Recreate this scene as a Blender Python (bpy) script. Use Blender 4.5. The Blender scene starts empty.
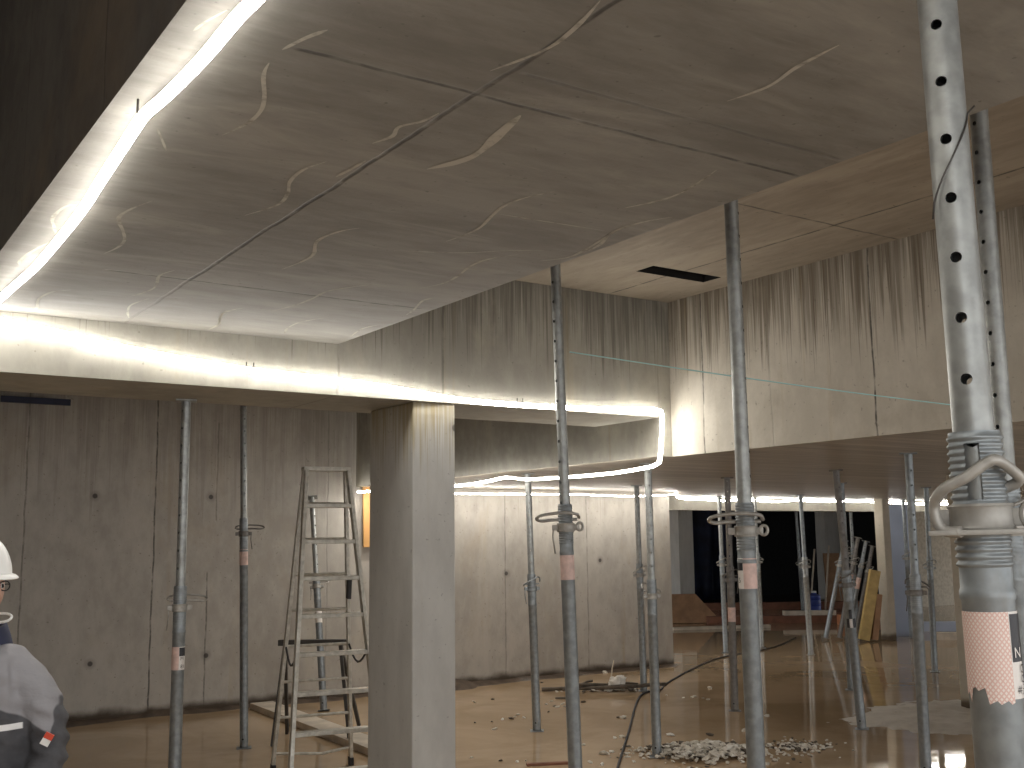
import bpy, bmesh, math, random
from mathutils import Vector, Matrix
from math import sin, cos, pi, radians

SC = bpy.context.scene
COL = SC.collection
rnd = random.Random(7)

# ------------------------------------------------------------------ camera
F_PX, PITCH, ROLL, YAW = 1086.78, 0.14122, -0.01039, 0.58835
fwd = Vector((sin(YAW) * cos(PITCH), cos(YAW) * cos(PITCH), sin(PITCH)))
rt0 = Vector((cos(YAW), -sin(YAW), 0))
up0 = rt0.cross(fwd)
rt = rt0 * cos(ROLL) + up0 * sin(ROLL)
up = -rt0 * sin(ROLL) + up0 * cos(ROLL)
cd = bpy.data.cameras.new('camera')
cd.sensor_fit = 'HORIZONTAL'
cd.sensor_width = 36.0
cd.lens = F_PX / 1024 * 36.0
cd.clip_start = 0.05
cam = bpy.data.objects.new('camera', cd)
cam.matrix_world = Matrix(((rt.x, up.x, -fwd.x, 0), (rt.y, up.y, -fwd.y, 0), (rt.z, up.z, -fwd.z, 1.7), (0, 0, 0, 1)))
COL.objects.link(cam)
SC.camera = cam
RIGHT = Vector((cos(YAW), -sin(YAW), 0))      # level directions of the photographer's view, for the angles things are turned to
AWAY = Vector((sin(YAW), cos(YAW), 0))

# ------------------------------------------------------------------ world, exposure
LED_POWER = 29.0
w = bpy.data.worlds.new('world')
SC.world = w
w.use_nodes = True
w.node_tree.nodes['Background'].inputs[0].default_value = (1.0, 1.0, 1.0, 1)
w.node_tree.nodes['Background'].inputs[1].default_value = 1.1
SC.view_settings.view_transform = 'Standard'
SC.view_settings.look = 'None'
SC.view_settings.exposure = 0.95
SC.view_settings.gamma = 1.0
SC.view_settings.use_curve_mapping = False
SC.cycles.max_bounces = 8
SC.cycles.diffuse_bounces = 5
SC.cycles.glossy_bounces = 4
SC.cycles.caustics_reflective = False
SC.cycles.caustics_refractive = False
SC.cycles.sample_clamp_indirect = 4.0
SC.cycles.use_denoising = True

# ------------------------------------------------------------------ levels and edges of the shell (metres)
YB, YK = 6.05, 6.82           # front and back of the cross beam
ZL, ZS, ZT, ZR = 2.576, 2.891, 3.456, 2.29
XL, XE, XW, XLOW = 0.665, 2.758, 5.46, 5.345
YWALL = 11.2

# ------------------------------------------------------------------ material helpers
class NT:
    def __init__(s, name):
        m = bpy.data.materials.new(name); m.use_nodes = True
        s.m = m; s.t = m.node_tree; s.n = s.t.nodes; s.l = s.t.links
        s.b = s.n['Principled BSDF']
        s.tc = s.n.new('ShaderNodeTexCoord')
        s.xyz = None
    def link(s, a, b): s.l.new(a, b)
    def val(s, sock, v):
        if hasattr(v, 'is_linked') or isinstance(v, bpy.types.NodeSocket): s.l.new(v, sock)
        else: sock.default_value = v
    def sep(s):
        if s.xyz is None:
            n = s.n.new('ShaderNodeSeparateXYZ'); s.l.new(s.tc.outputs['Object'], n.inputs[0]); s.xyz = n.outputs
        return s.xyz
    def mapped(s, scale, rot=(0, 0, 0), loc=(0, 0, 0)):
        n = s.n.new('ShaderNodeMapping'); s.l.new(s.tc.outputs['Object'], n.inputs[0])
        n.inputs['Scale'].default_value = scale; n.inputs['Rotation'].default_value = rot; n.inputs['Location'].default_value = loc
        return n.outputs[0]
    def noise(s, vec, scale, detail=4, rough=.55, dist=0.0):
        n = s.n.new('ShaderNodeTexNoise'); s.l.new(vec, n.inputs['Vector'])
        n.inputs['Scale'].default_value = scale; n.inputs['Detail'].default_value = detail
        n.inputs['Roughness'].default_value = rough; n.inputs['Distortion'].default_value = dist
        return n.outputs[0]
    def ramp(s, x, a, b, lo=0.0, hi=1.0, smooth=True):
        n = s.n.new('ShaderNodeMapRange'); n.interpolation_type = 'SMOOTHSTEP' if smooth else 'LINEAR'
        s.l.new(x, n.inputs[0]); n.inputs[1].default_value = a; n.inputs[2].default_value = b
        n.inputs[3].default_value = lo; n.inputs[4].default_value = hi
        return n.outputs[0]
    def math(s, op, a, b=None):
        n = s.n.new('ShaderNodeMath'); n.operation = op
        s.val(n.inputs[0], a)
        if b is not None: s.val(n.inputs[1], b)
        return n.outputs[0]
    def mix(s, f, a, b):
        n = s.n.new('ShaderNodeMix'); n.data_type = 'RGBA'
        s.val(n.inputs[0], f)
        for i, v in ((6, a), (7, b)):
            if isinstance(v, (tuple, list)): n.inputs[i].default_value = (*v, 1)
            else: s.l.new(v, n.inputs[i])
        return n.outputs[2]
    def bump(s, h, strength, dist=.01):
        n = s.n.new('ShaderNodeBump'); n.inputs['Strength'].default_value = strength; n.inputs['Distance'].default_value = dist
        s.l.new(h, n.inputs['Height']); s.l.new(n.outputs[0], s.b.inputs['Normal'])
    def out(s, col, rough=.8, metal=0.0, spec=None):
        s.val(s.b.inputs['Base Color'], (*col, 1) if isinstance(col, tuple) else col)
        s.val(s.b.inputs['Roughness'], rough); s.val(s.b.inputs['Metallic'], metal)
        if spec is not None: s.b.inputs['Specular IOR Level'].default_value = spec
        return s.m

def plain(name, col, rough=.6, metal=0.0, var=.15, scale=12):
    t = NT(name)
    n = t.noise(t.tc.outputs['Object'], scale, 3)
    c = t.mix(t.ramp(n, .3, .7), tuple(v * (1 - var) for v in col), tuple(min(1, v * (1 + var)) for v in col))
    return t.out(c, rough, metal)

def concrete(name, c1, c2, grain=(1, 1, 1), drips=None, seams=(), stain=None, bump=.25, rough=.85, ties=(), tide=None, seam_w=.012, boards=None):
    """cast concrete: clouds of two greys, formwork joints, drip stains that run down from a height, tie holes, a dirty tide line"""
    t = NT(name)
    big = t.noise(t.mapped(grain), 1.1, 5, .6, .4)
    mid = t.noise(t.mapped(tuple(g * 1.7 for g in grain), loc=(3, 1, 7)), 4.5, 6, .65)
    fine = t.noise(t.tc.outputs['Object'], 55, 3, .6)
    f = t.math('ADD', t.math('MULTIPLY', big, .55), t.math('MULTIPLY', mid, .45))
    c = t.mix(t.ramp(f, .36, .64), c1, c2)
    h = t.math('ADD', t.math('MULTIPLY', mid, .7), t.math('MULTIPLY', fine, .25))
    pores = t.ramp(t.noise(t.tc.outputs['Object'], 38, 2, .4), .70, .76)
    c = t.mix(t.math('MULTIPLY', pores, .45), c, tuple(v * .35 for v in c1))
    if boards:                      # rough-sawn boards: streaks along one axis
        ax, per = boards
        p = t.sep()[ax]
        fr = t.math('FRACT', t.math('DIVIDE', p, per))
        ln = t.ramp(t.math('ABSOLUTE', t.math('SUBTRACT', fr, .5)), .46, .5)
        sc = [.35, .35, .35]; sc[ax] = 9
        st = t.noise(t.mapped(tuple(sc)), 1.6, 4, .6)
        c = t.mix(t.ramp(st, .35, .7), tuple(v * .62 for v in c1), c)
        c = t.mix(t.math('MULTIPLY', ln, .6), c, tuple(v * .4 for v in c1))
        h = t.math('ADD', h, t.math('MULTIPLY', st, .8))
    if drips:
        z_top, length, col, amt, sc = drips
        z = t.sep()[2]
        down = t.math('SUBTRACT', z_top, z)
        fine_ = t.noise(t.mapped((sc * 2.2, sc * 2.2, .5), loc=(5, 2, 0)), 1.0, 4, .6)
        for (q, lo, hi, wid, dens, seed) in ((sc * 1.1, .30, .74, .22, .50, 1), (sc * 3.4, .36, .72, .14, .75, 7), (sc * 8, .44, .74, .08, .75, 13)):
            col_n = t.noise(t.mapped((q, q, .10), loc=(seed, seed * 2, 0)), 1.0, 3, .7)
            reach = t.ramp(col_n, lo, hi, .02, length * 1.5)
            k = t.ramp(t.math('SUBTRACT', reach, down), -.02, wid)
            k = t.math('MULTIPLY', k, t.ramp(fine_, .30, .62, .35, 1.0))
            c = t.mix(t.math('MULTIPLY', k, amt * dens), c, col)
        lime = t.ramp(t.noise(t.mapped((sc * 3, sc * 3, .3), loc=(9, 4, 1)), 1.0, 2, .5), .72, .78)
        c = t.mix(t.math('MULTIPLY', lime, .22), c, (.62, .60, .54))
        yel = t.ramp(t.noise(t.mapped((sc * .9, sc * .9, .25), loc=(1, 8, 3)), 1.0, 3, .5), .62, .78)
        c = t.mix(t.math('MULTIPLY', yel, .35), c, (.34, .25, .10))
    if stain:
        s = t.noise(t.mapped(tuple(g * .8 for g in grain), loc=(11, 3, 2)), stain[1], 5, .65, .6)
        c = t.mix(t.math('MULTIPLY', t.ramp(s, .52, .72), stain[2]), c, stain[0])
    wob = t.math('MULTIPLY', t.math('SUBTRACT', t.noise(t.tc.outputs['Object'], 3.0, 4), .5), .035)
    for sm in seams:
        ax, pos, depth = sm[:3]
        d = t.math('ABSOLUTE', t.math('ADD', t.math('SUBTRACT', t.sep()[ax], pos), wob))
        ln = t.ramp(d, seam_w * .3, seam_w, 1, 0)
        if len(sm) > 3:
            for (a2, lo, hi) in sm[3]:
                ln = t.math('MULTIPLY', ln, t.math('MULTIPLY', t.ramp(t.sep()[a2], lo, lo + .03), t.ramp(t.sep()[a2], hi - .03, hi, 1, 0)))
        rag = t.ramp(t.noise(t.tc.outputs['Object'], 9, 4), .25, .6)
        c = t.mix(t.math('MULTIPLY', t.math('MULTIPLY', ln, rag), depth), c, (.035, .032, .03))
        h = t.math('SUBTRACT', h, t.math('MULTIPLY', ln, 1.2))
    for (a, b, pa, pb) in ties:
        d = t.math('SQRT', t.math('ADD', t.math('POWER', t.math('SUBTRACT', t.sep()[a], pa), 2.0), t.math('POWER', t.math('SUBTRACT', t.sep()[b], pb), 2.0)))
        c = t.mix(t.ramp(d, .018, .03, .85, 0), c, (.05, .045, .04))
        c = t.mix(t.ramp(d, .03, .07, .25, 0), c, (.05, .045, .04))
    if tide:
        z0, col = tide
        n = t.noise(t.tc.outputs['Object'], 4, 4)
        k = t.ramp(t.math('ADD', t.sep()[2], t.math('MULTIPLY', n, -.12)), z0 - .09, z0, 1, 0)
        c = t.mix(k, c, col)
    t.bump(h, bump, .012)
    return t.out(c, rough)

M = {}
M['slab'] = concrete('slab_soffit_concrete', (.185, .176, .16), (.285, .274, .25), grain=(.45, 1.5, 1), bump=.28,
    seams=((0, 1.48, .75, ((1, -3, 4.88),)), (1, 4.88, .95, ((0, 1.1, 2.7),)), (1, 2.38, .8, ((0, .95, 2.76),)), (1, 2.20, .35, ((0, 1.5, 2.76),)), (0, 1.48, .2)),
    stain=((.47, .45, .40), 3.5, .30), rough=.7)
M['slab_face'] = concrete('shaded_slab_edge_concrete', (.085, .075, .065), (.13, .118, .10), seams=((1, 3.04, .6), (1, 4.3, .3)), stain=((.22, .16, .10), .8, .5))  # darker than the soffit: the shadow on this side is put into the colour
M['beam'] = concrete('beam_concrete', (.32, .305, .265), (.43, .415, .36), grain=(1, 1, .5), drips=(3.45, .46, (.15, .14, .12), .85, 11), seams=((0, 2.76, .3), (0, 3.5, .4), (0, 5.345, .15)), stain=((.52, .48, .38), 2.5, .4))
M['right_wall'] = concrete('upstand_concrete', (.49, .455, .39), (.61, .57, .495), grain=(1, 1, .6), drips=(3.47, .55, (.16, .13, .095), .95, 12), seams=((1, 5.70, .75), (1, 4.22, .85), (1, 2.7, .8), (1, 5.05, .15)), stain=((.35, .31, .24), 3, .4), seam_w=.01)
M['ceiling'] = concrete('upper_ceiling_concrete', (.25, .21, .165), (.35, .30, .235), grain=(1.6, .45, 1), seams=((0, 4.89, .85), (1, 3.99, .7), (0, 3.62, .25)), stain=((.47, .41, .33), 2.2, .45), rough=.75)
M['low_soffit'] = concrete('low_soffit_concrete', (.36, .31, .25), (.48, .43, .36), grain=(.5, 1.2, 1), boards=(1, .31), stain=((.38, .33, .26), 2, .35), rough=.38)
M['back_wall'] = concrete('basement_wall_concrete', (.34, .315, .28), (.45, .42, .375), grain=(1, 1, .55), drips=(3.15, .9, (.20, .175, .15), .35, 5),
    seams=((0, 3.117, .8), (0, 3.673, .6, ((2, .02, 1.4),)), (0, 3.75, .35, ((2, 1.9, 2.95),)), (0, 6.40, .3), (0, 7.343, .4), (0, 8.6, .45), (0, 5.0, .25), (0, 1.9, .5)),
    ties=((0, 2, 2.533, 2.156), (0, 2, 3.69, 2.16), (0, 2, 2.554, .546), (0, 2, 3.685, .55), (0, 2, 6.366, 2.1), (0, 2, 7.36, 1.28), (0, 2, 8.809, 1.41)),
    tide=(.07, (.075, .055, .038)), stain=((.36, .30, .22), 1.6, .4))
M['column'] = concrete('column_concrete', (.44, .435, .415), (.54, .535, .51), grain=(1, 1, .4), drips=(2.56, .35, (.30, .24, .12), .8, 14), tide=(.10, (.10, .075, .05)), ties=((0, 2, 3.62, 2.42),), seams=())
M['far_column'] = concrete('far_column_concrete', (.46, .42, .34), (.55, .50, .42), tide=(.08, (.12, .09, .06)))
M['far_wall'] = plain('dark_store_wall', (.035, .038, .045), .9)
M['far_beige'] = plain('beige_far_wall', (.42, .38, .31), .9)
M['shade'] = plain('slot_shade', (.012, .012, .012), .95)  # near-black stands in for the shade inside the ceiling slot

def water():
    t = NT('muddy_water')
    n = t.noise(t.mapped((.6, .6, .6)), 1.3, 5, .6, .7)
    n2 = t.noise(t.tc.outputs['Object'], 9, 4, .6)
    c = t.mix(t.ramp(n, .35, .65), (.42, .30, .18), (.54, .40, .26))
    c = t.mix(t.math('MULTIPLY', t.ramp(n2, .62, .72), .35), c, (.52, .41, .28))
    rip = t.math('ADD', t.math('MULTIPLY', t.noise(t.mapped((1, 1, 1)), 2.2, 2, .4), 1.0), t.math('MULTIPLY', t.noise(t.tc.outputs['Object'], 14, 2), .06))
    t.bump(rip, .035, .05)
    t.b.inputs['IOR'].default_value = 1.36
    return t.out(c, .045)
M['water'] = water()

def galv(name, col, metal=.55, rough=.42, dirt=.25):
    t = NT(name)
    n = t.noise(t.tc.outputs['Object'], 26, 3, .5)
    n2 = t.noise(t.mapped((7, 7, 2.2)), 1, 5, .65)
    c = t.mix(t.ramp(n, .3, .7), tuple(v * .82 for v in col), tuple(min(1, v * 1.12) for v in col))
    c = t.mix(t.math('MULTIPLY', t.ramp(n2, .52, .70), dirt), c, (.30, .25, .19))
    return t.out(c, t.ramp(n2, .3, .7, rough - .08, rough + .14), metal)
M['galv'] = galv('galvanised_steel', (.275, .30, .312))
M['galv_dull'] = galv('dull_galvanised_steel', (.26, .28, .29))
M['galv_inner'] = galv('bright_inner_tube_steel', (.33, .34, .33), rough=.38, dirt=.15)
M['galv_dark'] = galv('weathered_steel', (.20, .19, .18), metal=.4, rough=.55, dirt=.5)
M['cast'] = galv('cast_iron_collar', (.38, .365, .335), metal=.4, rough=.5, dirt=.5)
M['hole'] = plain('tube_inside_shade', (.02, .02, .02), .9)  # near-black: shade inside the bores painted as colour
M['alu'] = galv('ladder_aluminium', (.58, .56, .50), metal=.45, rough=.45, dirt=.35)
M['black'] = plain('black_rubber', (.02, .02, .022), .6)
M['dark_steel'] = plain('dark_steel', (.06, .055, .05), .5, .4)
M['white'] = plain('white_plastic', (.80, .80, .78), .35, var=.03)
M['paper'] = plain('white_paper', (.75, .72, .66), .8, var=.05)
M['skin'] = plain('skin', (.52, .31, .23), .5, var=.06)
M['wood'] = plain('weathered_timber', (.36, .27, .18), .85, var=.25, scale=5)
M['wood_pale'] = plain('pale_timber', (.56, .49, .40), .85, var=.15, scale=6)
M['wood_brown'] = plain('brown_plywood', (.30, .17, .09), .7, var=.2, scale=5)
M['wood_red'] = plain('red_brown_timber', (.20, .085, .05), .75, var=.2, scale=6)
M['wood_yellow'] = plain('yellow_formwork_beam', (.42, .30, .11), .6, var=.15, scale=8)
M['ply_orange'] = plain('orange_plywood', (.62, .33, .11), .6, var=.15, scale=4)
M['mud'] = concrete('silt', (.52, .47, .40), (.70, .65, .57), bump=.5, rough=.55)
M['mud_dark'] = plain('wet_mud', (.085, .06, .042), .45, var=.3, scale=9)
M['rubble'] = concrete('rubble_concrete', (.46, .42, .35), (.68, .63, .55), grain=(3, 3, 3), bump=.3)
M['stone_dark'] = plain('dark_fragment', (.10, .08, .06), .8, var=.3)
M['blue_sheet'] = plain('pale_blue_board', (.36, .42, .55), .5, var=.06, scale=2)
M['tarp'] = plain('navy_tarpaulin', (.014, .021, .060), .55, var=.4, scale=2)
M['navy'] = plain('navy_sheeting', (.015, .02, .05), .6)
M['blue_drum'] = plain('blue_plastic', (.03, .06, .30), .4)
M['orange'] = plain('orange_clay', (.50, .20, .09), .7)
M['cyan'] = plain('pale_cyan_cord', (.42, .68, .68), .6, var=.05)

def led_mat():
    t = NT('led_light')
    e = t.n.new('ShaderNodeEmission')
    e.inputs[0].default_value = (1.0, .955, .88, 1); e.inputs[1].default_value = LED_POWER
    t.l.new(e.outputs[0], t.n['Material Output'].inputs[0])
    return t.m
M['led'] = led_mat()

def lattice():
    t = NT('pink_lattice_print')
    x, y, z = t.sep()[0], t.sep()[1], t.sep()[2]
    ang = t.math('MULTIPLY', t.math('ARCTAN2', y, x), .042)
    k = []
    for sgn in (1, -1):
        u = t.math('ADD', t.math('MULTIPLY', ang, sgn * 1.0), t.math('MULTIPLY', z, .8))
        fr = t.math('FRACT', t.math('MULTIPLY', u, 130.0))
        k.append(t.ramp(t.math('ABSOLUTE', t.math('SUBTRACT', fr, .5)), .22, .40))
    m = t.math('MAXIMUM', k[0], k[1])
    c = t.mix(m, (.80, .71, .65), (.68, .44, .38))
    return t.out(c, .55)
M['lattice'] = lattice()
M['pink'] = plain('pink_label_print', (.66, .48, .43), .6, var=.12, scale=30)
M['label_white'] = plain('white_label', (.74, .70, .66), .6, var=.04)
M['ink'] = plain('black_print', (.02, .02, .025), .5)

# ------------------------------------------------------------------ object helpers
def link(name, bm, mat, parent=None, smooth=False, angle=None):
    me = bpy.data.meshes.new(name)
    bmesh.ops.recalc_face_normals(bm, faces=bm.faces[:])
    bm.to_mesh(me); bm.free()
    for m_ in (mat if isinstance(mat, (list, tuple)) else [mat]): me.materials.append(m_)
    if smooth:
        for p in me.polygons: p.use_smooth = True
        if angle is not None:
            me.set_sharp_from_angle(angle=radians(angle))
    o = bpy.data.objects.new(name, me)
    COL.objects.link(o)
    if parent is not None: o.parent = parent
    return o
def tag(o, label=None, cat=None, group=None, kind=None):
    if label: o['label'] = label
    if cat: o['category'] = cat
    if group: o['group'] = group
    if kind: o['kind'] = kind
    return o
def empty(name, loc, rot=None):
    o = bpy.data.objects.new(name, None); COL.objects.link(o)
    o.empty_display_size = .1
    o.location = loc
    if rot is not None: o.rotation_euler = rot
    return o
def struct(name, bm, mat):
    return tag(link(name, bm, mat), kind='structure')

def box(bm, a, b, bevel=0.0, mat=0):
    vs = [bm.verts.new((x, y, z)) for x in (a[0], b[0]) for y in (a[1], b[1]) for z in (a[2], b[2])]
    fs = [bm.faces.new([vs[i] for i in q]) for q in ((0, 1, 3, 2), (4, 6, 7, 5), (0, 4, 5, 1), (2, 3, 7, 6), (0, 2, 6, 4), (1, 5, 7, 3))]
    for f_ in fs: f_.material_index = mat
    if bevel:
        es = list({e for f_ in fs for e in f_.edges})
        bmesh.ops.bevel(bm, geom=es, offset=bevel, segments=2, profile=.6, affect='EDGES')
    return bm
def bar(bm, p, q, w_, h_, side=None, bevel=0.0):
    """a straight bar of section w_ x h_ from p to q; `side` is the direction the width lies in"""
    p, q = Vector(p), Vector(q); d = (q - p).normalized()
    s = Vector(side) if side is not None else (Vector((0, 0, 1)) if abs(d.z) < .9 else Vector((1, 0, 0))).cross(d)
    s = (s - d * s.dot(d)).normalized(); t = d.cross(s)
    vs = [bm.verts.new(e + s * (a * w_ / 2) + t * (b * h_ / 2)) for e in (p, q) for a, b in ((-1, -1), (1, -1), (1, 1), (-1, 1))]
    fs = [bm.faces.new([vs[i] for i in f_]) for f_ in ((3, 2, 1, 0), (4, 5, 6, 7), (0, 1, 5, 4), (1, 2, 6, 5), (2, 3, 7, 6), (3, 0, 4, 7))]
    if bevel:
        bmesh.ops.bevel(bm, geom=list({e for f_ in fs for e in f_.edges}), offset=bevel, segments=2, profile=.6, affect='EDGES')
    return bm
def lathe(bm, prof, n=24, skip=None, cap=True):
    """profile [(r, z)] turned about z; skip(angle, z) leaves faces out"""
    rings = [[bm.verts.new((r * cos(2 * pi * i / n), r * sin(2 * pi * i / n), z)) for i in range(n)] for r, z in prof]
    for k in range(len(prof) - 1):
        for i in range(n):
            a = 2 * pi * (i + .5) / n
            if skip and skip(a, (prof[k][1] + prof[k + 1][1]) / 2): continue
            j = (i + 1) % n
            bm.faces.new((rings[k][i], rings[k][j], rings[k + 1][j], rings[k + 1][i]))
    if cap:
        bm.faces.new(rings[0][::-1]); bm.faces.new(rings[-1])
    return bm
def tube(bm, pts, r, n=8, closed=False, radii=None):
    """a round rod along a polyline"""
    P_ = [Vector(p) for p in pts]; rings = []; N = len(P_); prev = None
    for i, p in enumerate(P_):
        a = P_[(i - 1) % N] if (closed or i > 0) else p
        b = P_[(i + 1) % N] if (closed or i < N - 1) else p
        d = (b - a).normalized()
        if prev is None:
            s = d.cross(Vector((0, 0, 1)) if abs(d.z) < .9 else Vector((1, 0, 0))).normalized()
        else:
            s = (prev - d * prev.dot(d)).normalized()
        prev = s; t = d.cross(s); rr = radii[i] if radii else r
        rings.append([bm.verts.new(p + s * rr * cos(2 * pi * k / n) + t * rr * sin(2 * pi * k / n)) for k in range(n)])
    for i in range(N if closed else N - 1):
        A, B = rings[i], rings[(i + 1) % N]
        for k in range(n):
            bm.faces.new((A[k], A[(k + 1) % n], B[(k + 1) % n], B[k]))
    if not closed:
        bm.faces.new(rings[0][::-1]); bm.faces.new(rings[-1])
    return bm
def smooth_path(pts, sub=6, closed=False):
    """Catmull-Rom through the points"""
    P_ = [Vector(p) for p in pts]; N = len(P_); out = []
    for i in range(N if closed else N - 1):
        if closed: a, b, c, d = P_[(i - 1) % N], P_[i], P_[(i + 1) % N], P_[(i + 2) % N]
        else: a, b, c, d = P_[max(i - 1, 0)], P_[i], P_[i + 1], P_[min(i + 2, N - 1)]
        for k in range(sub):
            t = k / sub
            out.append(.5 * ((2 * b) + (c - a) * t + (2 * a - 5 * b + 4 * c - d) * t * t + (3 * b - a - 3 * c + d) * t ** 3))
    if not closed: out.append(P_[-1])
    return out
def grid_noise(p, s, seed=0.0):
    from mathutils import noise
    return noise.noise(Vector(p) * s + Vector((seed, seed * 1.7, -seed)))

# ------------------------------------------------------------------ the shell
def shell():
    b = bmesh.new(); box(b, (-4, -3, -.30), (46, 30, 0)); struct('floor', b, M['water'])
    b = bmesh.new(); box(b, (-4, YWALL, 0), (10.02, YWALL + .3, 3.6)); struct('wall_back', b, M['back_wall'])
    b = bmesh.new(); box(b, (-4.3, -3, 0), (-4, YWALL + .3, 5.4)); struct('wall_left', b, M['back_wall'])
    # the deep slab strip the light hangs on: soffit one mesh, its tall edge face another, with shade in its colour
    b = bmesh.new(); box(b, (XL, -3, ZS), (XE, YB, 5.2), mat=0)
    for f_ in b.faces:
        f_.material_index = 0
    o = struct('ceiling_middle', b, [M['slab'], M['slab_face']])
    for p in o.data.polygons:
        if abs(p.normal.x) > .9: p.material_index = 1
    # cross beam and the wall above it
    b = bmesh.new(); box(b, (-4, YB, ZL), (XLOW, YK, 5.2)); struct('ceiling_cross_beam', b, M['beam'])
    # low slab with its upstand
    b = bmesh.new(); box(b, (XLOW, YB, ZR), (24, 12.32, 3.6)); o = struct('ceiling_low_back', b, [M['low_soffit'], M['beam']])
    for p in o.data.polygons:
        if abs(p.normal.z) < .5: p.material_index = 1
    b = bmesh.new(); box(b, (XW, -3, ZR), (24, YB, 3.6)); o = struct('ceiling_low_right', b, [M['low_soffit'], M['right_wall']])
    for p in o.data.polygons:
        if abs(p.normal.x) > .5: p.material_index = 1
    # upper ceiling with a slot cut in it
    b = bmesh.new()
    x0, x1, y0, y1 = XE, XW + .1, -3, YB
    sx0, sx1, sy0, sy1 = 4.62, 5.23, 5.245, 5.42
    for q in (((x0, y0), (x1, sy0)), ((x0, sy1), (x1, y1)), ((x0, sy0), (sx0, sy1)), ((sx1, sy0), (x1, sy1))):
        box(b, (*q[0], ZT), (*q[1], ZT + .25))
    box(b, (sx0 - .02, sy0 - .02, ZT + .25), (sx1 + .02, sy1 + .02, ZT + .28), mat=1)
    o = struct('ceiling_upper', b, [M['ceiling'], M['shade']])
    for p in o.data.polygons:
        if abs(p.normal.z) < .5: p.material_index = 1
    b = bmesh.new(); box(b, (-4, YK, 3.15), (XLOW, YWALL, 3.35)); struct('ceiling_left_bay', b, M['back_wall'])
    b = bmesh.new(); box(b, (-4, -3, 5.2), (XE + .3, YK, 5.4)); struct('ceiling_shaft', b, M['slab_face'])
    # columns
    b = bmesh.new(); box(b, (3.306, 6.10, 0), (3.618, 6.716, ZL), bevel=.012); struct('column_concrete', b, M['column'])
    b = bmesh.new(); box(b, (15.04, 11.60, 0), (15.215, 11.775, ZR), bevel=.015); struct('column_far', b, M['far_column'])
    b = bmesh.new(); box(b, (9.70, 6.35, 0), (10.02, 6.70, ZR), bevel=.012); struct('column_post', b, M['far_column'])
    # far end: lintel under the low slab, a dark store behind, piers, a beige wall
    b = bmesh.new(); box(b, (10.6, 12.32, 2.10), (24, 12.55, 3.6)); struct('wall_lintel', b, M['beam'])
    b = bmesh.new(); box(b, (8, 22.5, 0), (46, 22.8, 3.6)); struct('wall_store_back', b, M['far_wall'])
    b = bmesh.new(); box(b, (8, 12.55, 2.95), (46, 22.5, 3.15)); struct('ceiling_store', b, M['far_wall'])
    b = bmesh.new(); box(b, (15.45, 17.0, 0), (15.85, 17.5, 2.95)); struct('column_store', b, M['column'])
    b = bmesh.new(); box(b, (22.05, 18.8, 0), (22.75, 19.1, 2.95)); struct('column_pier', b, M['column'])
    b = bmesh.new(); box(b, (22.4, 16.4, 0), (46, 16.6, 2.95)); struct('wall_far_right', b, M['far_beige'])
    b = bmesh.new(); box(b, (24.0, -3, 0), (24.3, 12.32, 2.6)); struct('wall_right_end', b, M['far_beige'])
shell()

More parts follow.
